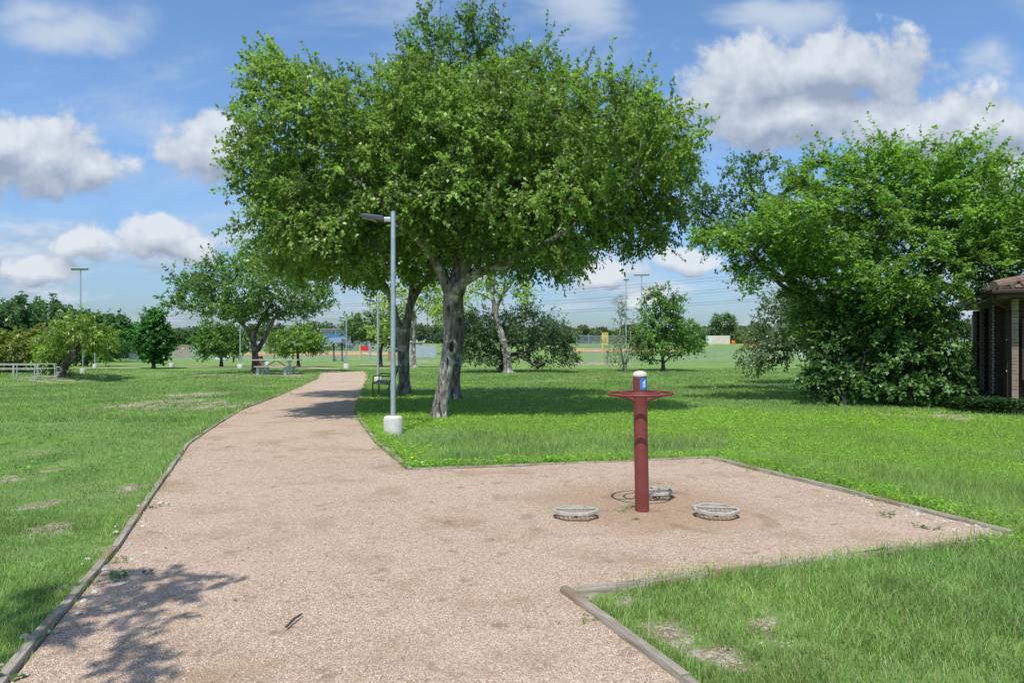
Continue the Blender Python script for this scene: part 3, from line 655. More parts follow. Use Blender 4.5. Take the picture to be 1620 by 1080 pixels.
simple('shade_tree', 'small rounded tree behind the picnic tree, to its left', 350, 580, [([(350, 580), (350, 565), (349, 545)], .13, .09), ([(350, 560), (335, 545), (325, 535)], .06, .03), ([(350, 560), (365, 545), (375, 535)], .06, .03)],
     [(350, 538, 42, 26, 0, 2.2), (350, 520, 26, 15, 0, 1.4), (325, 550, 20, 12, 0, 1.1), (378, 548, 16, 14, 0, 1.1)], 420, .38, (.18, .055), (.055, .120, .024), 43, tw=3, lpt=8, bark=BARKD, clump=.36)
simple('shade_tree', 'light green small tree behind the picnic table, right of the picnic tree', 472, 580, [([(472, 580), (471, 562), (470, 545)], .13, .09), ([(471, 560), (450, 545), (435, 538)], .06, .03), ([(471, 560), (490, 545), (500, 540)], .06, .03)],
     [(470, 538, 44, 22, 0, 2.4), (455, 550, 28, 12, 0, 1.4), (497, 545, 24, 14, 0, 1.4), (480, 520, 24, 10, 0, 1.2)], 420, .38, (.18, .05), (.080, .150, .028), 44, tw=3, lpt=8, bark=BARKD, clump=.38)
def willow(lb_, bx, by, Yo, lean, lobes_, sd, n=520, col=(.100, .170, .026)):
    simple('willow_tree', lb_, bx, by, [([(bx, by), (bx + lean * .4, by - 14), (bx + lean, by - 32), (bx + lean * 1.2, by - 50)], .26, .15), ([(bx + lean, by - 30), (bx + lean + 14, by - 50), (bx + lean + 22, by - 65)], .12, .04), ([(bx + lean, by - 34), (bx + lean - 18, by - 55)], .10, .04)],
        lobes_, n, .42, (.26, .035), col, sd, Yo=Yo, tw=3, lpt=9, droop=.55, bark=BARKD, clump=.33, yel=.4)
willow('tall pale yellow green willow with a leaning trunk by the creek', 92, 592, 44, 26, [(118, 520, 36, 18, 0, 1.9), (152, 528, 24, 18, 0, 1.5), (97, 534, 20, 14, 0, 1.2), (163, 542, 12, 14, 0, .9), (128, 503, 24, 8, 0, 1.3)], 45, 650)
willow('low young willow leaning left of the tall willow', 78, 593, 45, 4, [(80, 562, 18, 18, 0, 1.2), (72, 548, 14, 14, 0, 1.0), (92, 572, 12, 10, 0, .8)], 46, 260, (.085, .155, .022))
simple('shade_tree', 'yellow green flowering tree at the left edge beyond the footbridge', 25, 592, [([(25, 592), (32, 575), (42, 555)], .2, .12), ([(34, 570), (15, 550), (5, 540)], .1, .04)],
     [(20, 548, 44, 26, 0, 2.4), (-15, 540, 35, 30, 0, 2.4), (40, 535, 26, 20, 0, 1.6), (15, 528, 30, 14, 0, 1.6), (30, 568, 30, 12, 0, 1.2)], 620, .42, (.22, .07), (.088, .122, .026), 47, tw=3, lpt=8, bark=BARKD, Yo=46, yel=.5)
simple('shade_tree', 'dark bushy tree under the willows, near the creek', 135, 580, [([(135, 580), (137, 565), (140, 545)], .18, .1), ([(136, 568), (150, 555)], .08, .04)],
     [(120, 548, 26, 18, 0, 2.0), (155, 548, 26, 20, 0, 2.0), (175, 545, 20, 18, 0, 2.0)], 300, .5, (.26, .08), (.035, .085, .018), 48, tw=3, lpt=7, bark=BARKD, Yo=62)
simple('shade_tree', 'large dark tree filling the skyline at the far left', 60, 575, [([(60, 575), (60, 550), (58, 520)], .4, .25), ([(60, 550), (30, 520)], .2, .08), ([(60, 545), (90, 515)], .2, .08)],
     [(58, 500, 56, 28, 0, 4.5), (5, 505, 45, 28, 0, 4.5), (95, 505, 22, 20, 0, 3), (60, 525, 70, 25, 0, 4)], 620, .8, (.42, .14), (.042, .092, .030), 49, tw=4, lpt=8, bark=BARKD, Yo=85, clump=.33)
simple('shade_tree', 'dark tree between the far left tree and the round one', 170, 570, [([(170, 570), (170, 550), (170, 530)], .3, .2), ([(170, 548), (190, 525)], .15, .06)],
     [(165, 515, 32, 22, 0, 3.5), (195, 525, 20, 24, 0, 3), (140, 505, 22, 12, 0, 2.5), (180, 545, 34, 14, 0, 3)], 460, .8, (.42, .14), (.036, .088, .024), 50, tw=4, lpt=8, bark=BARKD, Yo=90, clump=.33)
# live oak in the middle, leaning pecan in front
bO = at(815, 588)
simple('live_oak', 'low wide spreading dark oak with a limb near the grass, behind the leaning tree', 797, 589,
     [([(797, 589), (795, 575), (788, 562)], .30, .24), ([(792, 570), (772, 556), (745, 548), (725, 545)], .15, .05), ([(795, 568), (815, 560), (835, 570), (848, 578), (862, 573)], .15, .06), ([(790, 562), (800, 540), (820, 515)], .15, .05), ([(790, 562), (770, 530), (755, 505)], .15, .05), ([(820, 562), (860, 545), (900, 545)], .1, .04)],
     [(770, 520, 55, 36, 1, 3), (840, 525, 50, 38, 1, 3), (740, 545, 34, 28, 0, 2.2), (885, 552, 34, 26, 0, 2.4), (880, 525, 34, 20, 0, 2), (820, 500, 34, 18, 1, 2), (770, 565, 42, 10, 0, 2), (905, 565, 14, 12, 0, 1.2), (720, 560, 20, 20, 0, 1.5), (860, 570, 30, 8, 0, 1.5)],
     1500, .34, (.13, .045), (.045, .080, .032), 51, tw=3, lpt=9, bark=BARKD, clump=.44, yel=.15, dm=1.1, shoots=60)
simple('pecan_tree', 'leaning tree with forked pale trunk and sparse yellow green leaves before the spreading oak', 803, 590,
     [([(803, 590), (802, 565), (795, 535), (786, 505), (782, 482)], .27, .17), ([(784, 490), (779, 465), (783, 430), (784, 405)], .14, .05), ([(784, 492), (793, 470), (808, 450), (822, 430)], .12, .04), ([(780, 475), (760, 465), (735, 455)], .07, .03), ([(795, 470), (800, 440), (805, 410)], .07, .03)],
     [(770, 440, 34, 30, 0, 2.2), (820, 455, 26, 26, 0, 1.8), (735, 470, 26, 18, 0, 1.6), (790, 410, 36, 22, 0, 2), (700, 480, 40, 22, 0, 2), (740, 440, 30, 20, 0, 1.8)],
     420, .36, (.16, .055), (.13, .20, .035), 52, tw=2, lpt=6, clump=.45, yel=.45, droop=.3, dm=1.2)
simple('pecan_tree', 'slim pale trunked tree seen between the grey forked trunk and the pale one', 655, 575,
     [([(655, 575), (654, 545), (656, 515), (655, 490)], .22, .14), ([(655, 500), (650, 470), (655, 440)], .1, .04), ([(655, 495), (670, 475), (680, 450)], .08, .04)],
     [(660, 450, 40, 40, 0, 2.8), (690, 480, 30, 34, 0, 2.6), (630, 490, 28, 28, 0, 2.4), (600, 470, 24, 26, 0, 2.4), (610, 520, 22, 20, 0, 2)],
     560, .5, (.22, .08), (.13, .195, .045), 53, tw=2, lpt=6, clump=.42, yel=.45, Yo=58, dm=1.3)
simple('live_oak', 'grey green bushy tree behind the second lamp post', 602, 570,
     [([(602, 570), (602, 555), (606, 540)], .2, .14), ([(603, 555), (592, 535)], .1, .04), ([(606, 545), (622, 528)], .1, .04)],
     [(595, 520, 38, 22, 0, 2.8), (570, 515, 26, 22, 0, 2.4), (620, 530, 24, 20, 0, 2), (600, 505, 26, 12, 0, 2)], 420, .5, (.22, .08), (.06, .105, .035), 54, tw=3, lpt=7, Yo=62, bark=BARKD)
# two small trees right of centre
simple('young_tree', 'thin grey green multi stemmed tree just left of the round young tree', 988, 588,
     [([(988, 588), (988, 582), (990, 575)], .15, .12), ([(988, 582), (994, 568), (1004, 550), (1012, 530)], .07, .02), ([(988, 582), (984, 562), (980, 535), (985, 500)], .08, .02), ([(989, 578), (996, 550), (998, 510)], .06, .02)],
     [(992, 520, 22, 48, 0, 1.6), (975, 550, 22, 24, 0, 1.4), (1010, 540, 24, 30, 0, 1.4), (985, 485, 12, 14, 0, .8), (965, 570, 14, 8, 0, .8)], 420, .30, (.10, .032), (.085, .125, .050), 55, tw=2, lpt=6, clump=.45, dm=1.3)
simple('young_tree', 'round young tree with layered leaves, right of the thin stemmed one', 1050, 587,
     [([(1050, 587), (1049, 575), (1048, 562)], .13, .11), ([(1048, 565), (1047, 530), (1045, 490), (1043, 465)], .09, .02), ([(1050, 574), (1066, 560), (1082, 550), (1098, 545)], .06, .02), ([(1048, 570), (1030, 569), (1012, 562)], .05, .02), ([(1047, 545), (1060, 510), (1068, 480)], .05, .02)],
     [(1045, 500, 38, 34, 0, 1.9), (1075, 525, 36, 28, 0, 1.8), (1030, 530, 32, 28, 0, 1.8), (1040, 468, 18, 14, 0, 1.0), (1070, 480, 16, 18, 0, 1.0), (1100, 545, 18, 14, 0, 1.2), (1050, 550, 40, 14, 0, 1.8), (1062, 458, 8, 8, 0, .5)], 900, .28, (.15, .045), (.062, .130, .024), 56, tw=3, lpt=7, clump=.46, bark=BARKD, dm=1.3, shoots=50)
simple('live_oak', 'grey green oak with a low drooping limb, left of the shrubs', 1318, 605,
     [([(1318, 605), (1318, 580), (1312, 560)], .28, .22), ([(1314, 572), (1290, 553), (1262, 547), (1235, 550), (1205, 555)], .14, .05), ([(1312, 560), (1295, 520), (1265, 490), (1240, 475)], .14, .05), ([(1312, 560), (1310, 510), (1300, 480)], .14, .05)],
     [(1225, 520, 36, 34, 0, 1.8), (1205, 556, 34, 26, 0, 1.6), (1250, 490, 36, 28, 0, 1.8), (1280, 510, 34, 50, 0, 2.0), (1190, 572, 20, 10, 0, 1), (1230, 570, 30, 8, 0, 1), (1290, 470, 30, 20, 0, 1.8), (1215, 480, 14, 12, 0, .7)],
     1300, .30, (.11, .04), (.080, .115, .055), 57, tw=3, lpt=9, bark=BARKD, clump=.42, yel=.15, Yo=31, dm=1.3, shoots=40)
simple('shade_tree', 'lone round tree on the far right skyline above the container', 1146, 540, [([(1146, 546), (1146, 530), (1146, 518)], .5, .3), ([(1146, 525), (1135, 508)], .3, .1), ([(1146, 525), (1158, 508)], .3, .1)],
     [(1146, 507, 20, 11, 0, 4), (1138, 515, 12, 8, 0, 3), (1156, 516, 12, 8, 0, 3)], 420, 1.0, (.6, .2), (.07, .12, .05), 58, tw=3, lpt=6, Yo=215, bark=BARKD, clump=.4, tip=.03, thin=.15)
# a tree beside the camera whose branch shades the gravel at lower left
bS = Vector((-6.8, -1.0, 0))
tree('shade_tree', 'tree beside the viewer whose branches shade the gravel at lower left', 'tree', bS,
     [([bS, bS + Vector((.1, .1, 1.5)), bS + Vector((.4, .2, 3.0))], .2, .14), ([bS + Vector((.4, .2, 3.0)), Vector((-5.3, .3, 4.2)), Vector((-4.0, 1.0, 4.9)), Vector((-3.0, 1.4, 5.2))], .09, .02), ([bS + Vector((.4, .2, 2.8)), Vector((-7, -1.6, 4.4)), Vector((-7.4, -2.2, 5.5))], .09, .03)],
     [(-3.05, 1.7, 5.2, .62, .42, .3), (-3.35, 1.25, 5.2, .68, .42, .3), (-3.6, .8, 5.2, .7, .45, .3), (-2.5, .40, 5.2, .4, .14, .15), (-7.2, -2.2, 6.2, 2, 2, 1.4), (-5.4, 0, 5.4, .9, .9, .5)],
     700, .15, .19, leaf=(.090, .026), tw=3, twL=.30, lpt=18, seed=61, clump=.40)

# --- far woods (one mass) behind the ball fields
def woods(name, spans, seed, col, per=150, kindstuff=True, label='', cat='woods', sz=1.0):
    rng = np.random.default_rng(seed); B, Dn, Nn, Ls, Cc = [], [], [], [], []; tv = MB()
    for (p0, p1, top0, top1, Y, stepx, base) in spans:
        x = p0
        while x < p1:
            yy = Y * rng.uniform(.93, 1.12); t = (x - p0) / (p1 - p0); top = top0 + (top1 - top0) * t + rng.normal(0, 2.2)
            c0 = P(x, top, yy); gy = gz(c0.x, yy); H = c0.z - gy; wd = stepx * rng.uniform(.75, 1.35) / F * yy
            tint = np.array(col) * rng.uniform(.7, 1.35) * np.array([rng.uniform(.85, 1.3), 1, rng.uniform(.8, 1.2)])
            tv.tube([(c0.x, yy, gy - .1), (c0.x + rng.normal(0, .3), yy, gy + H * .55)], [.25 * sz, .15 * sz], 6)
            for _ in range(7):
                cx, cy, cz = c0.x + rng.normal(0, wd * .45), yy + rng.normal(0, wd * .45), gy + H * rng.uniform(.12 if base else .3, .86)
                r3 = np.array([wd * .45, wd * .45, H * .2]); k_ = per; d = rng.normal(size=(k_, 3)); d /= np.linalg.norm(d, axis=1)[:, None]
                p = np.array([cx, cy, cz]) + d * r3 * (rng.random(k_) ** .35)[:, None]; p[:, 2] = np.clip(p[:, 2], gy + .1, gy + H * 1.02)
                B.append(p); Dn.append(d + rng.normal(0, .6, (k_, 3))); Nn.append(rng.normal(0, .6, (k_, 3)) + [0, 0, .8]); Ls.append(np.full(k_, .0026 * yy) * rng.uniform(.6, 1.3, k_) * 1.25)
                Cc.append(tint[None] * rng.uniform(.65, 1.35, (k_, 1)))
            x += stepx * rng.uniform(.7, 1.1)
    B, Dn, Nn, Ls, Cc = map(np.concatenate, (B, Dn, Nn, Ls, Cc))
    o = leaves(name, B, Dn, Nn, Ls, Ls * .42, Cc, LEAF, None)
    tag(o, label, cat, kind='stuff'); print(name, len(B)); return o, tv
o_, tv = woods('far_woods', [(-40, 60, 512, 520, 190, 22, 1), (180, 420, 513, 517, 205, 16, 1), (200, 300, 522, 520, 150, 14, 1), (420, 720, 516, 512, 215, 16, 1), (500, 600, 513, 508, 190, 18, 1), (700, 1000, 519, 516, 250, 14, 1), (900, 1200, 521, 517, 245, 13, 1),
    (1100, 1330, 519, 514, 240, 14, 1), (1300, 1660, 512, 505, 220, 20, 1)], 71, (.095, .150, .068), 130, label='far belt of dark green woods along the skyline behind the ball fields')  # leaf colour lightened and greyed: distance haze put into the tint
tv.build('woods_trunks', BARKD, o_)

# ------------------------------------------------------------------ timber edging along the gravel
def edging(label, pts, wd=.085, ht=.10, sink=.045, off=0, seed=0, extra=0):
    rng = random.Random(seed); pts = [Vector((p.x, p.y)) for p in pts]
    o0 = Vector((pts[0].x, pts[0].y, gz(pts[0].x, pts[0].y))); root = empty('timber_edging', o0, label, 'edging', 'timber edging round the gravel')
    for i in range(len(pts) - 1):
        a, b = pts[i], pts[i + 1]; L = (b - a).length; nb = max(1, round(L / 2.4))
        for j in range(nb):
            p, q = a.lerp(b, j / nb), a.lerp(b, (j + 1) / nb); d = q - p; l = d.length - .012; ang = math.atan2(d.y, d.x); n = Vector((-d.y, d.x)).normalized() * off
            zp, zq = gz(p.x, p.y), gz(q.x, q.y); mb = MB(); K = max(2, int(l / .25)); sec = [(-.5, 0), (-.5, .8), (-.36, 1), (.36, 1), (.5, .8), (.5, 0)]
            vs = []
            for k_ in range(K + 1):
                t = k_ / K; wob = rng.uniform(-.004, .004); hz = rng.uniform(-.004, .004)
                vs += [(t * l, y * wd + wob, z * ht + hz + t * (zq - zp)) for y, z in sec]
            fs = [(k_ * 6 + m_, k_ * 6 + (m_ + 1) % 6, (k_ + 1) * 6 + (m_ + 1) % 6, (k_ + 1) * 6 + m_) for k_ in range(K) for m_ in range(6)]
            fs += [tuple(range(6))[::-1], tuple(K * 6 + m_ for m_ in range(6))]; mb.add(vs, fs)
            o = mb.build('board', WOODW, root, smooth=True); o.location = (p.x + n.x - o0.x, p.y + n.y - o0.y, zp - sink + .01 - o0.z + rng.uniform(-.006, .006)); o.rotation_euler = (0, 0, ang + rng.uniform(-.006, .006))
    return root
edging('long weathered timber edging along the left side of the gravel path', wl[:], .066, .085, .05, 0.04, 1)
edging('timber edging of the foreground grass corner, running out of the frame at the bottom', [wrl[0], wrl[1], wrl[2]], .066, .09, .05, 0.04, 2)
edging('half buried timber edging of the exercise pad along the tall foreground grass', wps, .075, .075, .045, -.045, 3)
edging('timber edging of the exercise pad slanting down its right side to the far right corner', wpe, .075, .085, .045, -.045, 4)
edging('thin timber edging along the far side of the exercise pad', wpn, .065, .075, .045, -.045, 5)
edging('timber edging along the right side of the path past the lamp post and bench', wru, .07, .085, .045, -.045, 6)

# ------------------------------------------------------------------ exercise station
pY = 6.575; pX = (1016 - CX) / F * pY; pz = gz(pX, pY)
st = empty('exercise_station', (pX, pY, pz), 'maroon exercise post with a double hand ring, cream cap and blue sticker', 'exercise post')
st.rotation_euler = (0, math.radians(-1.0), 0)
MB().tube([(0, 0, -.1), (0, 0, 1.315)], [.0675, .0655], 40).build('post', REDP, st, smooth=True)
MB().lathe([(.0675, 1.315), (.069, 1.32), (.069, 1.332), (.060, 1.352), (.040, 1.364), (.012, 1.369), (.001, 1.3695)], 40).build('cap', CREAM, st, smooth=True)
def ringmb(R, z, r): return MB().tube([(R * math.cos(2 * math.pi * i / 64), R * math.sin(2 * math.pi * i / 64), z) for i in range(64)], r, 12, closed=True)
ringmb(.305, 1.150, .0135).build('outer_ring', REDP, st, smooth=True)
ringmb(.185, 1.160, .0115).build('inner_ring', REDP, st, smooth=True)
for a in (205, 335, 90):
    c_, s_ = math.cos(math.radians(a)), math.sin(math.radians(a))
    MB().tube([(c_ * .06, s_ * .06, 1.075), (c_ * .12, s_ * .12, 1.108), (c_ * .22, s_ * .22, 1.132), (c_ * .30, s_ * .30, 1.148)], [.015, .015, .013, .011], 10).build('spoke', REDP, st, smooth=True)
def patch(a0, a1, z0, z1, r, mb=None, n=14):
    mb = mb or MB(); vs = []
    for i in range(n + 1):
        a = math.radians(-90 + a0 + (a1 - a0) * i / n)
        for (rr, z) in ((r, z0), (r, z1), (r - .002, z1), (r - .002, z0)): vs.append((rr * math.cos(a), rr * math.sin(a), z))
    fs = [(i * 4 + k_, (i + 1) * 4 + k_, (i + 1) * 4 + (k_ + 1) % 4, i * 4 + (k_ + 1) % 4) for i in range(n) for k_ in range(4)] + [(0, 1, 2, 3), (n * 4 + 3, n * 4 + 2, n * 4 + 1, n * 4)]
    return mb.add(vs, fs)
AO = math.degrees(math.atan2(pX, pY))
dec = patch(1 - AO + 0, 68 - AO, 1.192, 1.300, .0675).build('sticker', BLUEP, st)
fg = MB()
for a0, a1, z0, z1 in ((24, 29, 1.215, 1.262), (38, 47, 1.215, 1.282), (24, 47, 1.213, 1.219), (27, 41, 1.256, 1.267), (39, 48, 1.262, 1.272)):
    patch(a0 - AO, a1 - AO, z0, z1, .0685, fg, 6)
fg.build('pictogram', WHITEP, dec)
MB().lathe([(.004, 0), (.004, .004)], 8, (-.02, -.067, 1.302)).build('screw', CREAM, st)

CRW = mat('weathered_cream_steel', worn((.35, .33, .27), (.52, .49, .42), 14, .55, .1, .15))
def _mesh(t, b):
    v = t.mapping(t.coord(), (1, 1, 1)); t.put(b.inputs['Base Color'], t.mix(t.mr(t.noise(v, 20, 5), .4, .6), (.33, .30, .24), (.50, .47, .40)))
def platform(label, px, py, rz, tilt):
    Y = (CH - .092) * F / (py - CY); X = (px - CX) / F * Y; z0 = gz(X, Y) - .022
    r = empty('twist_platform', (X, Y, z0), label, 'exercise plate', 'twisting foot plates round the maroon post', rz)
    r.rotation_euler = (tilt, tilt * .3, rz)
    MB().tube([(0, 0, -.08), (0, 0, .085)], .022, 14).build('stem', BROWNP, r, smooth=True)
    a, b_, c_ = .210, .165, .085                                      # octagon, long in x
    oc = [(a, -c_ * .62), (a, c_ * .62), (c_ * 1.15, b_), (-c_ * 1.15, b_), (-a, c_ * .62), (-a, -c_ * .62), (-c_ * 1.15, -b_), (c_ * 1.15, -b_)]
    mb = MB(); inn = [(x * .86, y * .86) for x, y in oc]; n = 8
    vs = [(x, y, .092) for x, y in oc] + [(x, y, .122) for x, y in oc] + [(x, y, .122) for x, y in inn] + [(x, y, .092) for x, y in inn]
    mb.add(vs, [(k_ * 8 + i, k_ * 8 + (i + 1) % 8, ((k_ + 1) % 4) * 8 + (i + 1) % 8, ((k_ + 1) % 4) * 8 + i) for k_ in range(4) for i in range(8)])
    mb.build('frame', CRW, r, bevel=.003)
    mb = MB()
    for i in range(-4, 5):
        x = i * .040; yy = b_ * .86 if abs(x) < c_ * 1.1 else b_ * .86 - (abs(x) - c_ * 1.1) / (a - c_ * 1.15) * (b_ - c_ * .62) * .86
        mb.box((x, 0, .106), (.006, 2 * yy, .006))
    for j in range(-3, 4):
        y = j * .042; xx = a * .86 if abs(y) < c_ * .55 else a * .86 - (abs(y) - c_ * .55) / (b_ - c_ * .62) * (a - c_ * 1.15) * .9
        mb.box((0, y, .1015), (2 * xx, .006, .003))
    mb.build('grating', GREYC, r)
    MB().box((0, .01, .124), (.35, .020, .016)).build('foot_bar', CRW, r, bevel=.004)
    for x in (-.15, 0, .15): MB().lathe([(.009, .1315), (.008, .137), (.004, .139)], 10, (x, .01, 0)).build('stud', CRW, r)
    return r
platform('cream twisting foot plate left of the maroon post', 911, 806, 0.0, -.03)
platform('cream twisting foot plate right of the maroon post', 1133, 804, -.10, .03)
platform('cream twisting foot plate partly hidden behind the maroon post', 1036, 776, .12, -.03)

# ------------------------------------------------------------------ lamp posts
def lamp(label, px, pyb, pyt, r=.045, br=.17, bh=.32, side=-1, group='park lamp posts along the paths', both=False, base=True, hs=1.0):
    b_ = at(px, pyb); H = (pyb - pyt) / F * b_.y; root = empty('lamp_post', b_, label, 'lamp post', group)
    if base: MB().lathe([(br, -.1), (br * 1.0, .05), (br * 1.01, bh * .86), (br * .93, bh * .96), (br * .8, bh), (.02, bh + .012)], 28).build('concrete_base', CONC, root, smooth=True)
    MB().tube([(0, 0, 0), (0, 0, bh + .05), (0, 0, H - .04), (0, 0, H - .015), (0, 0, H)], [r * 1.05, r * 1.03, r * .95, r * .9, r * .4], 20).build('pole', GALV, root, smooth=True)
    for s_ in ((-1, 1) if both else (side,)):
        zc = H - .14 * hs; M_ = Matrix.Rotation(0, 3, 'Z')
        hd = MB(); prof = [(.16, -.055), (.16, .035), (.50, .075), (.555, .072), (.60, .045), (.58, .032)]
        prof = [(x * hs, z * hs) for x, z in prof]; n = len(prof)
        vs = [(s_ * x, -.11 * hs, zc + z) for x, z in prof] + [(s_ * x, .11 * hs, zc + z) for x, z in prof]
        hd.add(vs, [tuple(range(n)), tuple(range(n, 2 * n))[::-1]] + [(i, (i + 1) % n, n + (i + 1) % n, n + i) for i in range(n)])
        h_ = hd.build('lamp_head', DARKG, root, bevel=.006 * hs)
        ln_ = MB(); a = (s_ * .30 * hs, zc + (-.032 - .004) * hs + 0 * hs); c_ = (s_ * .55 * hs, zc + (.024 - .004) * hs)
        ln_.add([(a[0], -.08 * hs, a[1] + .006), (c_[0], -.08 * hs, c_[1] + .002), (c_[0], .08 * hs, c_[1] + .002), (a[0], .08 * hs, a[1] + .006), (a[0], -.08 * hs, a[1] - .006), (c_[0], -.08 * hs, c_[1] - .006), (c_[0], .08 * hs, c_[1] - .006), (a[0], .08 * hs, a[1] - .006)],
                [(0, 1, 2, 3), (7, 6, 5, 4), (0, 4, 5, 1), (1, 5, 6, 2), (2, 6, 7, 3), (3, 7, 4, 0)]).build('lens', LENS, h_)
        MB().box((s_ * .105 * hs, 0, zc - .015 * hs), (.13 * hs, .07 * hs, .08 * hs)).build('bracket', GALV, root, bevel=.012 * hs)
    return root
lamp('nearest lamp post, grey pole in a thick white concrete base beside the path', 622, 686, 334)
lamp('second lamp post along the path, its base behind the black bench', 598, 607, 471, r=.05)
lamp('third lamp post, standing where the gravel path ends', 548, 583, 500, r=.055, br=.22, bh=.38)
lamp('short lamp post in front of the willow trees', 131, 590, 529, r=.045, both=True, hs=.8)
lamp('lamp post half hidden behind the willow, on the side path', 150, 582, 558, r=.05, both=True, hs=.7)
lamp('lamp post just right of the round dark tree', 271.5, 580, 545, r=.05, br=.2, hs=.8)
lamp('lamp post between the small rounded tree and the picnic tree', 380, 582, 519, r=.055, br=.22)
lamp('thin lamp post seen between the trunks behind the orange bin', 423, 577, 535, r=.05, br=.2)
lamp('white based pole behind the drooping oak limb on the right', 1266.5, 564, 500, r=.14, br=.34, bh=1.1)

# ------------------------------------------------------------------ bench, table, bins
b_ = at(604, 630); bn = empty('park_bench', b_, 'black iron park bench facing the path beside the forked grey tree', 'bench', None, math.radians(4))
def bars(mb, p, q, w_, h_): mb.tube([p, q], w_, 4)
bn.scale = (1.1, 1.1, 1.08)
for y in (0, 1.35):
    f_ = MB(); f_.tube([(-.25, y, 0), (-.245, y, .25), (-.25, y, .43)], [.02, .018, .018], 8)
    f_.tube([(.20, y, 0), (.19, y, .22), (.21, y, .42), (.27, y, .64), (.36, y, .90)], [.02, .018, .018, .018, .016], 8)
    f_.tube([(-.25, y, .43), (.20, y, .41)], .018, 8); f_.tube([(-.25, y, .43), (-.235, y, .55), (-.25, y, .62), (-.15, y, .645), (.10, y, .63), (.245, y, .64)], .017, 8)
    f_.build('side_frame', BLACKM, bn, smooth=True)
mb = MB()
for i in range(6): mb.box((-.225 + i * .078, .675, .445 - .012 * math.sin(i / 5 * 3)), (.06, 1.33, .022))
mb.build('seat', BLACKM, bn, bevel=.003)
mb = MB()
for z, x in ((.55, .235), (.63, .262), (.71, .290), (.79, .318), (.87, .345)): mb.box((x, .675, z), (.022, 1.33, .055))
mb.build('backrest', BLACKM, bn, bevel=.003)

b_ = at(437, 592); sc_ = b_.y * 75 / F / 2.3; tb = empty('picnic_table', b_, 'weathered picnic table under the umbrella shaped tree', 'picnic table'); tb.scale = (sc_,) * 3
def plank_set(mb, x0, x1, ys, z, w_, t_):
    for y in ys: mb.box(((x0 + x1) / 2, y, z), (x1 - x0, w_, t_))
    return mb
plank_set(MB(), -1.15, 1.15, (-.31, -.155, 0, .155, .31), .70, .145, .04).build('tabletop', TABLE, tb)
for y in (-.70, .70): plank_set(MB(), -.78, .78, (y - .07, y + .07), .40, .13, .04).build('bench_seat', TABLE, tb)
for x in (-.65, .65):
    m_ = MB().box((x, 0, .34), (.09, .09, .68)).box((x, 0, .64), (.08, .66, .06)).box((x, 0, .34), (.07, 1.5, .06))
    for y in (-.62, .62): m_.box((x, y, .17), (.13, .13, .34))
    m_.build('leg', GALV, tb)
MB().tube([(-.60, 0, .30), (-.05, 0, .66)], .02, 6).tube([(.60, 0, .30), (.05, 0, .66)], .02, 6).build('brace', BROWNP, tb)

def bin_(label, px, pyb, pyt, wpx, lid=True):
    b_ = at(px, pyb); H = (pyb - pyt) / F * b_.y; r = wpx / F * b_.y / 2; e = empty('litter_bin', b_, label, 'litter bin')
    m_ = MB(); m_.tube([(0, 0, .03), (0, 0, H * .92)], r * .92, 20)
    for k_ in range(20):
        a = 2 * math.pi * k_ / 20; m_.box((r * math.cos(a) * .97, r * math.sin(a) * .97, H * .47), (r * .22, .02, H * .86), Matrix.Rotation(a + math.pi / 2, 3, 'Z'))
    m_.build('body', ORNG, e); MB().lathe([(r * 1.05, H * .92), (r * 1.05, H * .97), (r * .8, H), (r * .2, H * 1.01)], 20).build('lid', BLACKM, e, smooth=True); return e
bin_('orange slatted litter bin behind the picnic tree trunk', 411, 587, 563.5, 9.5)
bin_('brown litter bin with a dark hood beyond the bench', 617, 571, 555, 6.5)

def shelter():
    b_ = at(535, 571); Y = b_.y; q = lambda px: (px - 535) / F * Y
    e = empty('picnic_shelter', b_, 'small picnic shelter with a sloping grey roof and two brown posts', 'shelter'); H = (571 - 540) / F * Y
    for px in (528, 541):
        MB().box((q(px), 0, H / 2), (.22, .22, H)).build('post', BROWNP, e)
    M_ = Matrix.Rotation(math.radians(15), 3, 'X') @ Matrix.Rotation(math.radians(-4), 3, 'Y')
    MB().box((q(531), 0, H + .16), (q(546) - q(517), 3.0, .10), M_).build('roof', mat('metal_roof', color=(.30, .36, .40), rough=.35, metal=.5), e)
    t_ = empty('picnic_table', b_ + Vector((.2, -.6, 0)), 'grey picnic table under the small shelter', 'picnic table')
    plank_set(MB(), -.9, .9, (-.25, 0, .25), .74, .23, .05).build('tabletop', GREYC, t_)
    for y in (-.65, .65): MB().box((0, y, .44), (1.8, .28, .05)).build('bench_seat', GREYC, t_)
    for x in (-.5, .5): MB().box((x, 0, .36), (.08, .1, .72)).box((x, 0, .38), (.07, 1.4, .07)).box((x, -.6, .2), (.07, .1, .4)).box((x, .6, .2), (.07, .1, .4)).build('leg', BROWNP, t_)
shelter()

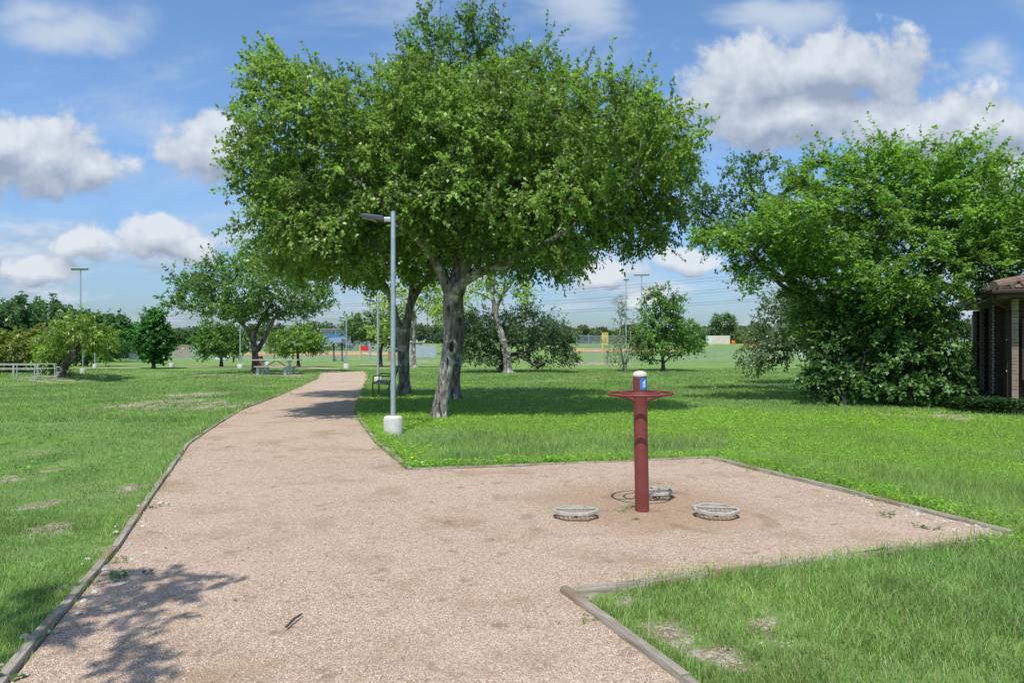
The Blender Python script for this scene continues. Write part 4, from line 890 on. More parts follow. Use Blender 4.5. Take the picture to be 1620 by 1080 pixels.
# ------------------------------------------------------------------ fences and ball fields
def net_mat(name, col, cover_, scale=12):
    m = bpy.data.materials.new(name); m.use_nodes = True; t = NT(m.node_tree); b = t.n['Principled BSDF']
    b.inputs['Base Color'].default_value = (*col, 1); b.inputs['Roughness'].default_value = .6
    v = t.mapping(t.coord('UV') if False else t.coord(), (scale, scale, scale), rot=(0, math.radians(45), 0)); sp = t.n.new('ShaderNodeSeparateXYZ'); t.l.new(v, sp.inputs[0])
    fx = t.m('PINGPONG', sp.outputs[0], .5); fz = t.m('PINGPONG', sp.outputs[2], .5)
    a = t.m('MAXIMUM', t.m('LESS_THAN', fx, cover_ * .25), t.m('LESS_THAN', fz, cover_ * .25))
    tr = t.n.new('ShaderNodeBsdfTransparent'); mx = t.n.new('ShaderNodeMixShader'); t.l.new(a, mx.inputs[0]); t.l.new(tr.outputs[0], mx.inputs[1]); t.l.new(b.outputs[0], mx.inputs[2])
    t.l.new(mx.outputs[0], t.n['Material Output'].inputs[0]); return m
LINK = net_mat('chain_link', (.33, .38, .42), .13); LINKD = net_mat('dark_netting', (.045, .05, .055), 1.1); LINKM = net_mat('grey_netting', (.20, .24, .27), .45); LINKY = net_mat('yellow_net', (.72, .60, .22), .6)
def fence(name, label, p, q, H, net, sp=3.0, pr=.045, rails=(1,), cat='fence', pm=None, group=None):
    p = Vector((p.x, p.y, 0)); q = Vector((q.x, q.y, 0)); d = q - p; L = d.length; ang = math.atan2(d.y, d.x); z0 = gz(p.x, p.y)
    e = empty(name, (p.x, p.y, z0), label, cat, group, ang); n = max(1, round(L / sp)); pm = pm or GALV
    zs = [gz(*(p + d * i / n).xy) - z0 for i in range(n + 1)]; vs, fs = [], []
    for i in range(n + 1): vs += [(L * i / n, 0, zs[i] + .03), (L * i / n, 0, zs[i] + H)]; 
    for i in range(n): fs.append((2 * i, 2 * i + 2, 2 * i + 3, 2 * i + 1))
    m_ = MB(); m_.add(vs, fs); m_.add([(x, .012, z) for x, _, z in vs], [f[::-1] for f in fs]); m_.build('mesh_panel', net, e)
    for i in range(n + 1): MB().tube([(L * i / n, .05, zs[i] - .2), (L * i / n, .05, zs[i] + H + .05)], pr, 6).build('post', pm, e)
    for k_ in rails: MB().tube([(L * i / n, .05, zs[i] + H * k_) for i in range(n + 1)], pr * .8, 6).build('rail', pm, e)
    return e
fence('chain_link_fence', 'long chain link outfield fence behind the left lawn', at(140, 572), at(668, 573), 1.45, LINK, 2.6, .035)
fence('chain_link_fence', 'chain link outfield fence crossing behind the two young trees on the right', at(925, 574.5), at(1520, 566), 1.7, LINK, 3.0, .035)
def seg(px0, px1, Y, Y1=None): return Vector(((px0 - CX) / F * Y, Y, 0)), Vector(((px1 - CX) / F * (Y1 or Y), Y1 or Y, 0))
p, q = seg(150, 233, 116, 122); fence('windscreen_fence', 'dark windscreen fence behind the willows on the left', p, q, 2.6, LINKD, 3.2, .06)
p, q = seg(232, 380, 122, 128); fence('chain_link_fence', 'pale chain link fence running behind the round dark tree', p, q, 1.9, LINKM, 3.2, .05)
p, q = seg(507, 554, 158); fence('backstop', 'tall grey backstop netting of the left ball field with a blue canopy before it', p, q, 4.9, LINKM, 3.4, .07, (1, .75, .35))
p, q = seg(554, 645, 158, 150); fence('chain_link_fence', 'chain link fence right of the left backstop', p, q, 2.0, LINKM, 3.2, .05)
p, q = seg(400, 507, 162, 158); fence('chain_link_fence', 'chain link fence left of the left backstop', p, q, 1.9, LINKM, 3.2, .05)
p, q = seg(912, 990, 176, 172); fence('backstop', 'long grey backstop fence of the right ball field', p, q, 3.0, LINKM, 3.0, .07, (1, .5))
p, q = seg(645, 690, 120); fence('privacy_fence', 'blue grey slatted fence behind the slim pale trunked tree', p, q, 2.2, mat('bluegrey_slats', worn((.28, .33, .38), (.36, .41, .46), 2, .7)), 2.6, .06)
bl = empty('dugout_canopy', (-40.4, 156.4, gz(-40.4, 156.4)), 'bright blue canopy strip in front of the left backstop', 'canopy')
cz_ = 1.65 + 8.3 / F * 156.4 - gz(-40.4, 156.4)
MB().box((0, 0, cz_), (5.8, 1.0, .36)).build('canopy', BLUEC, bl); [MB().tube([(x, 0, 0), (x, 0, cz_ - .19)], .06, 6).build('post', GALV, bl) for x in (-3, 0, 3)]
def pole_y(label, px, pyb, pyt, net=False):
    b_ = at(px, pyb); H = (pyb - pyt) / F * b_.y; e = empty('foul_pole', b_, label, 'foul pole'); MB().tube([(0, 0, -.1), (0, 0, H)], .085, 10).build('pole', YELP, e, smooth=True)
    if net:
        f_ = MB(); f_.tube([(0, 0, H), (.68, 0, H)], .04, 6).tube([(.68, 0, H), (.68, 0, H * .60)], .04, 6).tube([(0, 0, H * .60), (.68, 0, H * .60)], .04, 6).build('wing_frame', YELP, e)
        MB().box((.34, 0, H * .8), (.66, .02, H * .38)).build('wing_net', LINKY, e)
pole_y('yellow foul pole between the shelter and the red banner', 569.5, 568, 543); pole_y('yellow foul pole with a netted wing on the right field', 953, 573.5, 526.5, True)
def board(name, label, px0, px1, py0, py1, Y, m, cat, t=.05, legs=False):
    X0, X1 = (px0 - CX) / F * Y, (px1 - CX) / F * Y; z1, z0 = CH - (py0 - CY) / F * Y, CH - (py1 - CY) / F * Y; gy = gz((X0 + X1) / 2, Y)
    if not legs:
        o = MB().box((0, 0, (z1 - z0) / 2), (X1 - X0, t, z1 - z0)).build(name, m, loc=((X0 + X1) / 2, Y, z0)); return tag(o, label, cat)
    e = empty(name, ((X0 + X1) / 2, Y, gy), label, cat); MB().box((0, 0, (z0 + z1) / 2 - gy), (X1 - X0, t, z1 - z0)).build('panel', m, e)
    MB().tube([(0, t, -.1), (0, t, z1 - gy)], .05, 6).build('post', GALV, e); return e
fY = at(210, 572).y - .25
board('banner', 'white banner hung on the outfield fence beside the round dark tree', 203.5, 218.5, 559, 568.3, fY, WHITEP, 'banner')
board('banner', 'white banner hung on the fence behind the small rounded tree', 340, 361, 562.5, 568.3, fY, WHITEP, 'banner')
board('banner', 'dark grey banner hung on the fence behind the willow', 158, 169, 558.5, 568, fY, mat('dark_banner', color=(.10, .11, .12)), 'banner')
board('banner', 'wide red banner on the fence right of the yellow foul pole', 570.5, 584.5, 547.5, 555, 149, REDB, 'banner')
board('sign', 'small square red sign on a post, left of the brown bin', 601.5, 606.5, 545.2, 551, 130, REDB, 'sign', .05, True)
# tan board wall with posts
def boardwall():
    Y = 121; X0, X1 = (274 - CX) / F * Y, (299 - CX) / F * Y; gy = gz(X0, Y); H = CH - (545.5 - CY) / F * Y - gy
    e = empty('board_wall', ((X0 + X1) / 2, Y, gy), 'tan vertical board wall right of the round dark tree', 'wall'); n = 10; W_ = X1 - X0
    wl_ = MB(); [wl_.box((-W_ / 2 + W_ * (i + .5) / n, 0, H / 2), (W_ / n * .82, .08, H)) for i in range(n)]; wl_.build('boards', mat('tan_boards', worn((.28, .22, .16), (.40, .33, .25), 1.5, .9)), e)
    MB().box((0, -.08, H * .96), (W_, .06, .16)).build('cap_rail', GREYC, e); MB().box((W_ * .13, -.1, H * .70), (.34, .03, .3)).build('sign', YELP, e)
boardwall()
def hut(name, label, cat, px0, px1, pyt, Y, dep, wallm, roofm, over=.3, roofh=.5, nwin=3, open_=False):
    X0, X1 = (px0 - CX) / F * Y, (px1 - CX) / F * Y; gy = gz((X0 + X1) / 2, Y); top = CH - (pyt - CY) / F * Y - gy; H = top - roofh; W_ = X1 - X0
    e = empty(name, ((X0 + X1) / 2, Y, gy), label, cat)
    if open_:
        for x in (-W_ / 2 + .2, 0, W_ / 2 - .2):
            for y in (.1, dep - .1): MB().box((x, y, H / 2), (.2, .2, H)).build('post', wallm, e)
    else:
        MB().box((0, dep / 2, H / 2), (W_, dep, H)).build('wall', wallm, e)
        for i in range(nwin):
            x = -W_ / 2 + W_ * (i + .5) / nwin; w_ = MB().box((x, -.01, H * .6), (W_ / nwin * .42, .06, H * .3)).build('window', GREYC, e); MB().box((x, -.05, H * .6), (W_ / nwin * .36, .04, H * .24)).build('pane', CARG, w_)
        MB().box((W_ * .28, -.01, H * .38), (.9, .05, H * .76)).build('door', BROWNP, e)
    x, y = W_ / 2 + over, dep / 2 + over; MB().add([(-x, dep / 2 - y, H), (x, dep / 2 - y, H), (x, dep / 2 + y, H), (-x, dep / 2 + y, H), (-x * .6, dep / 2, top), (x * .6, dep / 2, top)], [(0, 3, 2, 1), (0, 1, 5, 4), (1, 2, 5), (2, 3, 4, 5), (3, 0, 4)]).build('roof', roofm, e)
    return e
hut('concession_building', 'long tan building behind the red banner and the grey trunks', 'building', 582, 662, 539, 172, 7, TANW, GREYC, .3, .4, 5)
hut('pavilion', 'pavilion with a teal roof behind the windscreen fence', 'pavilion', 196, 218, 536, 140, 4, TANW, TEAL, .4, 1.2, 2, True)
hut('dugout', 'long low dugout with a brown roof behind the light green small tree', 'dugout', 424, 455, 544, 166, 3, GREYP, mat('brown_roof', color=(.16, .11, .08)), .3, .3, 3)
hut('maintenance_shed', 'pale grey shed behind the trunks of the picnic tree', 'shed', 380, 400, 541, 168, 5, GREYP, GREYP, .2, .4, 2)
# container
def container():
    Y = 200; X0, X1 = (1120 - CX) / F * Y, (1155 - CX) / F * Y; gy = gz(X0, Y); W_ = X1 - X0; H = 2.55
    e = empty('shipping_container', ((X0 + X1) / 2, Y, gy), 'cream shipping container standing at the far side of the right field', 'container')
    m_ = MB().box((W_ * .08, 1.2, H / 2), (W_ * .84, 2.4, H)); n = 26
    for i in range(n): m_.box((-W_ * .34 + W_ * .84 * (i + .5) / n, -.03, H / 2), (W_ * .84 / n * .5, .06, H * .9))
    CW = mat('cream_steel', worn((.56, .50, .42), (.66, .61, .53), .8, .7)); m_.build('body', CW, e)
    MB().box((-W_ * .42, 1.2, H / 2), (W_ * .155, 2.38, H * .98)).build('door', WHITEP, e)
    for z in (.5, 1.1, 1.7, 2.2): MB().box((-W_ * .42, -.02, z), (W_ * .12, .03, .10)).build('door_bar', GREYC, e)
    tag(MB().box((0, 0, .45), (1.0, .5, .9)).box((0, 0, .95), (.8, .2, .2)).build('plastic_barrier', mat('orange_plastic', color=(.75, .16, .03), rough=.5), loc=(X1 + .9, Y, gz(X1 + .9, Y)), bevel=.06), 'small orange barrier standing at the right end of the container', 'barrier')
    for i, px in enumerate((1181, 1188, 1195)):
        x = (px - CX) / F * 190; tag(MB().box((0, 0, .4), (1.25, .12, .8)).box((0, 0, .85), (1.2, .05, .12)).build('plastic_barrier', bpy.data.materials['orange_plastic'], loc=(x, 190, gz(x, 190))), 'orange barrier in the row showing through the drooping grey oak', 'barrier', 'orange barriers behind the drooping oak')
container()
# parked cars beyond the left field
def car(px, Y, rz, label, paint):
    x = (px - CX) / F * Y; e = empty('parked_car', (x, Y, gz(x, Y)), label, 'car', 'cars parked beyond the left ball field', rz); L, W_ = 4.7, 1.85
    side = [(-2.35, .35), (-2.35, .85), (-2.2, 1.0), (-1.9, 1.05), (-1.55, 1.62), (.55, 1.66), (1.15, 1.08), (2.15, .95), (2.35, .7), (2.33, .35)]; n = len(side)
    m_ = MB().add([(a, -W_ / 2 * (.86 if z > 1.2 else 1), z) for a, z in side] + [(a, W_ / 2 * (.86 if z > 1.2 else 1), z) for a, z in side], [tuple(range(n)), tuple(range(n, 2 * n))[::-1]] + [(i, (i + 1) % n, n + (i + 1) % n, n + i) for i in range(n)])
    m_.build('body', paint, e)
    for s_ in (-1, 1): MB().add([(-1.45, s_ * .87, 1.12), (.95, s_ * .87, 1.12), (.5, s_ * .815, 1.55), (-1.35, s_ * .815, 1.55), (-1.45, s_ * .94, 1.12), (.95, s_ * .94, 1.12), (.5, s_ * .83, 1.55), (-1.35, s_ * .83, 1.55)],
            [(0, 1, 2, 3), (4, 7, 6, 5), (0, 4, 5, 1), (1, 5, 6, 2), (2, 6, 7, 3), (3, 7, 4, 0)]).build('side_window', CARG, e)
    for a in (-1.45, 1.45):
        for s_ in (-1, 1): MB().tube([(a, s_ * .72, .34), (a, s_ * .95, .34)], .34, 16).build('wheel', RUB, e)
CW1 = mat('white_car_paint', color=(.72, .73, .74), rough=.25); CW2 = mat('silver_car_paint', color=(.35, .37, .40), rough=.25, metal=.4); CW3 = mat('dark_car_paint', color=(.05, .06, .08), rough=.2)
car(405, 172, .1, 'white car parked behind the picnic tree trunks', CW1); car(465, 176, -.1, 'silver car parked behind the light green small tree', CW2)
car(519, 172, .05, 'white car parked left of the backstop posts under the blue canopy', CW1); car(538, 173, 0, 'dark car parked right of the white one under the blue canopy', CW3); car(563, 171, 0, 'silver car parked beside the red banner', CW2)
# floodlight poles
def flood(label, px, pyt, Y, wpx, n=6, r=.17, rows=1):
    x = (px - CX) / F * Y; gy = gz(x, Y); H = CH - (pyt - CY) / F * Y - gy; e = empty('floodlight_pole', (x, Y, gy), label, 'floodlight', 'floodlights of the ball fields')
    MB().tube([(0, 0, -.1), (0, 0, H)], [r, r * .6], 10).build('pole', GALV, e, smooth=True); w_ = wpx / F * Y
    for k_ in range(rows):
        MB().box((0, 0, H - .1 - k_ * .9), (w_, .14, .14)).build('crossarm', GALV, e)
        for i in range(n):
            M_ = Matrix.Rotation(math.radians(35), 3, 'X'); MB().box((-w_ / 2 + w_ * (i + .5) / n, -.3, H - .05 - k_ * .9), (.5, .3, .45), M_).build('lamp', GREYP, e)
flood('tall floodlight pole over the trees at the far left', 127.5, 425, 125, 26, 6)
flood('floodlight pole with a short crossarm, left of the wide one', 990.5, 442, 190, 8, 3, .2)
flood('floodlight pole with a wide crossarm above the round young tree', 1015, 434.5, 175, 24, 6, .2)
flood('floodlight pole rising through the leaves beside the red banner', 585, 405, 108, 20, 4, .17)
# transmission pole and lines
def tpole(label, px, pyt, Y, arms):
    x = (px - CX) / F * Y; gy = gz(x, Y); H = CH - (pyt - CY) / F * Y - gy; e = empty('power_pole', (x, Y, gy), label, 'power pole'); MB().tube([(0, 0, 0), (0, 0, H)], [.5, .3], 10).build('pole', GALV, e)
    for z in arms: MB().box((0, 0, z - gy), (7.0, .25, .3)).build('crossarm', GALV, e)
    return x
TY0, TY1 = 300, 165
z0s = [CH - (y - CY) / F * TY0 for y in (489, 496, 503)]; tpole('power pole with crossarms standing over the far woods at the left', 227, 482, TY0, z0s)
z1s = [CH - (y - CY) / F * TY1 for y in (418, 440, 462)]; tpole('power pole hidden behind the large right tree', 1370, 408, TY1, z1s)
rows_ = ['top', 'middle', 'bottom']
for i in range(3):
    for s_ in (-1, 1):
        A_ = Vector(((227 - CX) / F * TY0 + 3 * s_, TY0, z0s[i])); B_ = Vector(((1370 - CX) / F * TY1 + 3 * s_, TY1, z1s[i])); pts = []
        for k_ in range(61):
            t = k_ / 60; q_ = A_.lerp(B_, t); q_.z -= 4 * t * (1 - t) * (3.2 + .25 * s_); pts.append(q_ - A_)
        o = MB().tube(pts, .030, 4).build('power_line', WIRE, loc=A_); tag(o, '%s of the %s pair of overhead wires across the open sky' % ('far one' if s_ < 0 else 'near one', rows_[i]), 'power line', 'overhead wires')

# ------------------------------------------------------------------ footbridge
RAILM = mat('rail_paint', color=(.42, .43, .42), rough=.5)
def bridge():
    c0 = at(58, 601); root = empty('footbridge', c0, 'small footbridge with white pipe railings at the left edge', 'footbridge'); Y = c0.y; px = lambda p: (p - 58) / F * Y; H = (601 - 577) / F * Y
    MB().box((px(0) - 1, .9, -.03), (5.8, 2.0, .16)).build('deck', GREYC, root)
    for y in (0, 1.8):
        r_ = MB(); r_.tube([(px(-70), y, H), (px(58), y, H), (px(58), y, .0)], .022, 8).tube([(px(-70), y, H * .70), (px(58), y, H * .70)], .02, 8).tube([(px(-70), y, .14), (px(58), y, .14)], .02, 8)
        r_.tube([(px(58), y, H * .8), (px(63), y, H * .78), (px(66), y, H * .6), (px(63), y, H * .42), (px(58), y, H * .4)], .022, 8).build('railing', RAILM, root, smooth=True)
        for p_ in (-50, -14, 22, 27, 55): MB().tube([(px(p_), y, 0), (px(p_), y, H)], .028, 8).build('post', RAILM, root)
bridge()

# ------------------------------------------------------------------ brick house at the right
def _brick(dark, light, mortar, sc=1.0):
    def fn(t, b):
        v = t.coord(); sp = t.n.new('ShaderNodeSeparateXYZ'); t.l.new(v, sp.inputs[0]); cb = t.n.new('ShaderNodeCombineXYZ')
        t.l.new(t.m('ADD', sp.outputs[0], sp.outputs[1]), cb.inputs[0]); t.l.new(sp.outputs[2], cb.inputs[1])
        br = t.n.new('ShaderNodeTexBrick'); t.l.new(cb.outputs[0], br.inputs['Vector']); br.inputs['Scale'].default_value = 1
        br.inputs['Brick Width'].default_value = .22; br.inputs['Row Height'].default_value = .075; br.inputs['Mortar Size'].default_value = .009
        br.inputs['Color1'].default_value = (*dark, 1); br.inputs['Color2'].default_value = (*light, 1); br.inputs['Mortar'].default_value = (*mortar, 1)
        n = t.noise(v, 3, 6, .6); t.put(b.inputs['Base Color'], t.mix(t.m('MULTIPLY', n, .5), br.outputs['Color'], tuple(x * .6 for x in dark)))
        b.inputs['Roughness'].default_value = .9; t.put(b.inputs['Normal'], t.bump(t.m('SUBTRACT', 1, br.outputs['Fac']), .6, .01))
    return fn
BRD = mat('dark_brick', _brick((.085, .050, .034), (.145, .085, .058), (.15, .12, .095))); BRL = mat('tan_brick', _brick((.20, .15, .105), (.33, .26, .19), (.36, .33, .29)))
STUC = mat('cream_stucco', worn((.58, .55, .44), (.66, .63, .52), 3, .85, 0, .15)); SOF = mat('soffit_paint', color=(.50, .48, .38), rough=.8)
TILE = mat('clay_tile', worn((.135, .088, .066), (.235, .165, .13), 2.5, .8, 0, .4)); FAS = mat('brown_trim', color=(.055, .035, .026), rough=.5)
hx, hy = 12.02, 16.4; hz = -.06; ang = math.atan2(-.474, .881)
hs = empty('brick_house', (hx, hy, hz), 'brick house with a clay tile roof at the right edge behind the shrubs', 'house', None, ang)
EV = 2.80
# side wall runs along local +Y, front wall along local +X
wside = MB().box((.15, 3.9, 1.35), (.3, 7.4, 2.7)).build('wall', BRD, hs)
MB().box((5.2, .15, .45), (9.7, .3, .9)).build('wall', BRL, hs); MB().box((5.2, .16, 2.25), (9.7, .28, .9)).build('wall', STUC, hs)
MB().box((5.2, .18, 1.35), (9.7, .2, .9)).build('wall', STUC, hs)
MB().box((.045, .03, 1.36), (.13, .24, 2.72)).build('corner_pier', BRL, hs)
for t_ in (1.9, 3.8, 5.5):
    MB().box((-.11, t_, 1.33), (.22, .50, 2.66)).build('pilaster', BRD, hs)
    e_ = MB()
    for k_ in range(35): e_.box((-.19 + (.012 if k_ % 2 else 0), t_ - .262, .06 + k_ * .0755), (.045, .022, .058))
    e_.build('quoin_edge', CONC, hs)
MB().box((-.04, 7.2, 1.3), (.08, .5, 2.6)).build('cream_panel', STUC, hs)
wn_ = MB().box((1.13, -.03, 1.52), (1.9, .08, 1.45)).build('window', FAS, hs); MB().box((.66, -.075, 1.52), (.82, .02, 1.3)).box((1.60, -.075, 1.52), (.82, .02, 1.3)).build('pane', CARG, wn_); MB().box((1.25, -.12, .75), (2.05, .26, .07)).build('sill', CONC, wn_)
MB().box((4.6, -.04, 1.45), (1.9, .08, 1.25)).build('window', FAS, hs)
# eave, soffit, gutter, roof
ox, oy = -.36, -.62
MB().prism([(ox + .04, oy + .04), (10.2, oy + .04), (10.2, 8.2), (ox + .04, 8.2)], EV - .02, EV + .03).build('soffit', SOF, hs)
MB().box((ox - .0, (oy + 8.4) / 2, EV + .05), (.06, 8.4 - oy, .20)).build('fascia', FAS, hs); MB().box(((ox + 10.2) / 2, oy - .0, EV + .051), (10.2 - ox - .062, .058, .198)).build('fascia', FAS, hs)
gt = MB(); gt.tube([(ox - .09, 8.4, EV + .08), (ox - .09, oy - .09, EV + .08), (10.2, oy - .09, EV + .08)], .065, 8); gt.build('gutter', FAS, hs, smooth=True)
MB().tube([(ox - .07, oy + .25, EV + .02), (ox - .05, oy + .28, EV - .15), (ox + .25, -.05, EV - .30), (-.05, .12, EV - .38), (-.05, .12, .15), (-.13, .10, .05)], .042, 8).build('downspout', FAS, hs, smooth=True)
m_ = MB().box((-.10, .12, 1.0), (.012, .05, .03)).box((-.10, .12, 1.75), (.012, .05, .03)).build('pipe_strap', WHITEP, hs)
rf = MB(); x0, x1, y0, y1 = ox - .10, 10.4, oy - .12, 8.6; zb, zr = EV + .16, EV + 1.25; ri = 4.3
rf.add([(x0, y0, zb), (x1, y0, zb), (x1, y1, zb), (x0, y1, zb), (x0 + ri, (y0 + y1) / 2, zr), (x1 - ri, (y0 + y1) / 2, zr)], [(0, 3, 2, 1), (0, 1, 5, 4), (1, 2, 5), (2, 3, 4, 5), (3, 0, 4)])
roof = rf.build('roof', TILE, hs)
def tile_row(side, name):
    t_ = MB(); ym = (y0 + y1) / 2
    for r_ in range(12):
        f0, f1 = r_ / 12, (r_ + 1.25) / 12
        for k_ in range(44):
            s_ = (k_ + .5) / 44
            if side == 'front':
                xx = x0 + (x1 - x0) * s_; lo = x0 + ri * f0; hi = x1 - ri * f0
                if xx < lo or xx > hi: continue
                a = Vector((xx, y0 + (ym - y0) * f0, zb + (zr - zb) * f0 + .03)); b = Vector((xx, y0 + (ym - y0) * f1, zb + (zr - zb) * f1 + .015))
            else:
                yy_ = y0 + (y1 - y0) * s_; f = f0
                if yy_ < y0 + (ym - y0) * f or yy_ > y1 - (y1 - ym) * f: continue
                a = Vector((x0 + ri * f0, yy_, zb + (zr - zb) * f0 + .03)); b = Vector((x0 + ri * f1, yy_, zb + (zr - zb) * f1 + .015))
            t_.tube([a - (b - a) * .02, b], [.06, .05], 6)
    t_.build(name, TILE, roof, smooth=True)
tile_row('front', 'tile_courses'); tile_row('side', 'tile_courses')
MB().tube([(x0, y0, zb + .06), (x0 + ri, (y0 + y1) / 2, zr + .06)], .11, 8).build('hip_cap', TILE, roof, smooth=True)
MB().box((-.35, .5, .14), (.28, .22, .28)).build('utility_box', mat('blue_box', color=(.03, .10, .22)), hs, bevel=.02)

# ------------------------------------------------------------------ small things on the gravel
mb = MB(); a = at(453, 1000); b_ = at(478, 979); mb.tube([(0, 0, .012), ((b_ - a).x * .45, (b_ - a).y * .5, .02), ((b_ - a).x, (b_ - a).y, .012)], [.006, .0075, .005], 6); mb.tube([((b_ - a).x * .45, (b_ - a).y * .5, .018), ((b_ - a).x * .6, (b_ - a).y * .4, .03)], [.004, .002], 5)
tag(mb.build('stick', BARKD, loc=(a.x, a.y, gz(a.x, a.y) + .022)), 'dark brown stick lying on the foreground gravel', 'stick')
fl = at(652, 738); fe = empty('dandelion', fl, 'single yellow dandelion at the grass corner by the path', 'flower'); MB().tube([(0, 0, 0), (.005, 0, .11)], .003, 5).build('stem', mat('green_stem', color=(.08, .18, .03)), fe); MB().lathe([(.002, .105), (.02, .115), (.024, .122), (.012, .128), (.001, .13)], 12).build('bloom', mat('yellow_petals', color=(.85, .62, .02), rough=.6), fe)

rng = np.random.default_rng(99)
def scatter_wedge(n, y0, y1, power, ux=.98):
    t = rng.random(n)
    if abs(power) < 1e-6: Y = y0 * (y1 / y0) ** t
    else: Y = (y0 ** power + t * (y1 ** power - y0 ** power)) ** (1 / power)
    X = rng.uniform(-ux, ux, n) * Y; return X, Y
GP = np.array(GPOLY)
def blades(name, X, Y, h, wd, lean, col, label, tri=False, ztop=None):
    n = len(X); Z = g(X, Y); a = rng.uniform(0, 2 * np.pi, n); la = rng.uniform(0, 2 * np.pi, n); l = lean * rng.uniform(.2, 1.2, n)
    sx, sy = np.cos(a) * wd / 2, np.sin(a) * wd / 2; lx, ly = np.cos(la) * l * h, np.sin(la) * l * h; B = np.column_stack([X, Y, Z - .01]); S = np.column_stack([sx, sy, np.zeros(n)]); Lv = np.column_stack([lx, ly, np.zeros(n)])
    up = np.column_stack([np.zeros(n), np.zeros(n), h])
    if tri:
        V = np.stack([B - S, B + S, B + Lv + up], 1).reshape(-1, 3); return np_mesh(name, V, np.arange(3 * n), np.full(n, 3), GRASS, col=np.repeat(col, 3, 0))
    mid = B + up * .58 + Lv * .32; tp = B + up * (1 - .25 * l[:, None]) + Lv
    V = np.stack([B - S, B + S, mid + S * .75, mid - S * .75, tp], 1).reshape(-1, 3); o = (np.arange(n) * 5)[:, None]
    Fi = np.concatenate([o + np.array([0, 1, 2, 3]), o + np.array([3, 2, 4])], 1).ravel(); return np_mesh(name, V, Fi, np.tile([4, 3], n), GRASS, col=np.repeat(col, 5, 0))
def grass_cols(X, Y, n, cvv):
    f = fbm(X, Y, .45, 61)[:, None]; f2 = fbm(X, Y, 2.0, 62)[:, None]
    f = np.clip((f - .3) * 2.2, 0, 1); c = np.array([.158, .288, .088]) * (1 - f) + np.array([.272, .398, .112]) * f
    f3 = np.clip(fbm(X, Y, .22, 64) * 2.4 - 1.0, 0, 1)[:, None]; c = c * (1 - f3 * .25) + np.array([.34, .39, .13]) * f3 * .25; c = c * (.62 + .76 * f2) * (1 + rng.normal(0, .22, (n, 1))); c = c * (1 - cvv[:, None] * .5) + np.array([.275, .425, .070]) * cvv[:, None] * .5
    dry = rng.random(n) < .10; c[dry] = np.array([.42, .39, .22]) * rng.uniform(.6, 1.2, (dry.sum(), 1)); return np.clip(c, .01, .6)
def keep_out(X, Y, m_=0.0):
    ins = in_poly(X, Y, GPOLY) | (seg_dist(X, Y, SP) < .055) | (seg_dist(X, Y, EP) < .10) | (seg_dist(X, Y, NP_) < .085) | (seg_dist(X, Y, LOWP) < .04); hb = (X > 11.6) & (Y > 15.5) & (Y < 26) & ((X - 12) * .881 + (Y - 16.4) * -.474 > -.1) & ((X - 12) * .474 + (Y - 16.4) * .881 > -.1)
    return ~(ins | hb)
N1 = 230000; X, Y = scatter_wedge(N1, 2.3, 6.5, 1.6); X2, Y2 = scatter_wedge(120000, 2.8, 6.6, 1.6, .9)
X = np.concatenate([X, np.abs(X2) * (X2 > 0) + X2 * (X2 <= 0)]); Y = np.concatenate([Y, Y2]); ok = keep_out(X, Y); br_ = bare(X, Y); ok &= rng.random(len(X)) > br_ * .72; ok &= rng.random(len(X)) < (-.05 + 1.45 * fbm(X, Y, 3.0, 71)); X, Y, br_ = X[ok], Y[ok], br_[ok]
n = len(X); right = X > .2; hgt = np.where(right, .078, .065) * (.45 + 1.0 * fbm(X, Y, 1.3, 72)) * rng.uniform(.5, 1.3, n) * (1 - .62 * br_)
tag(blades('grass', X, Y, hgt, rng.uniform(.0035, .0062, n), .75, grass_cols(X, Y, n, cover(X, Y) * .6) * np.where(right, 1.0, 1.0)[:, None], ''), 'near lawn grass on both sides of the gravel in the foreground', 'grass', kind='stuff')
X, Y = scatter_wedge(620000, 6.4, 52, .35); ok = keep_out(X, Y); br_ = bare(X, Y); ok &= rng.random(len(X)) > br_ * .86; X, Y, br_ = X[ok], Y[ok], br_[ok]; n = len(X)
cvv = cover(X, Y); hgt = (.055 + .055 * ((X > -1) & (Y < 14)) + .03 * (Y > 14)) * (.45 + 1.0 * fbm(X, Y, .8, 73)) * rng.uniform(.5, 1.35, n) * (1 - .55 * br_)
tag(blades('lawn_grass', X, Y, hgt, .0011 * Y * rng.uniform(.6, 1.2, n), .6, grass_cols(X, Y, n, cvv), '', tri=True), 'lawn and meadow grass of the middle distance beyond the exercise pad', 'grass', kind='stuff')
X1_, Y1_ = rng.uniform(-15, 15, 260000), rng.uniform(-3, 12, 260000); X2_ = rng.uniform(.95, 1.45, 80000) * rng.choice([-1, 1], 80000); Y2_ = rng.uniform(12, 34, 80000); X = np.concatenate([X1_, X2_ * Y2_]); Y = np.concatenate([Y1_, Y2_]); r_ = np.hypot(X, Y)
ok = keep_out(X, Y) & (np.abs(X) > .96 * np.maximum(Y, 2.4)) & (rng.random(len(X)) < 1.2 - r_ / 30); X, Y, r_ = X[ok], Y[ok], r_[ok]; n = len(X)
tag(blades('side_grass', X, Y, .10 * (.45 + fbm(X, Y, .9, 74)) * rng.uniform(.5, 1.3, n), .008 * np.maximum(1, r_ / 9), .7, grass_cols(X, Y, n, cover(X, Y) * .3), '', tri=True), 'lawn grass to either side of the viewpoint', 'grass', kind='stuff')
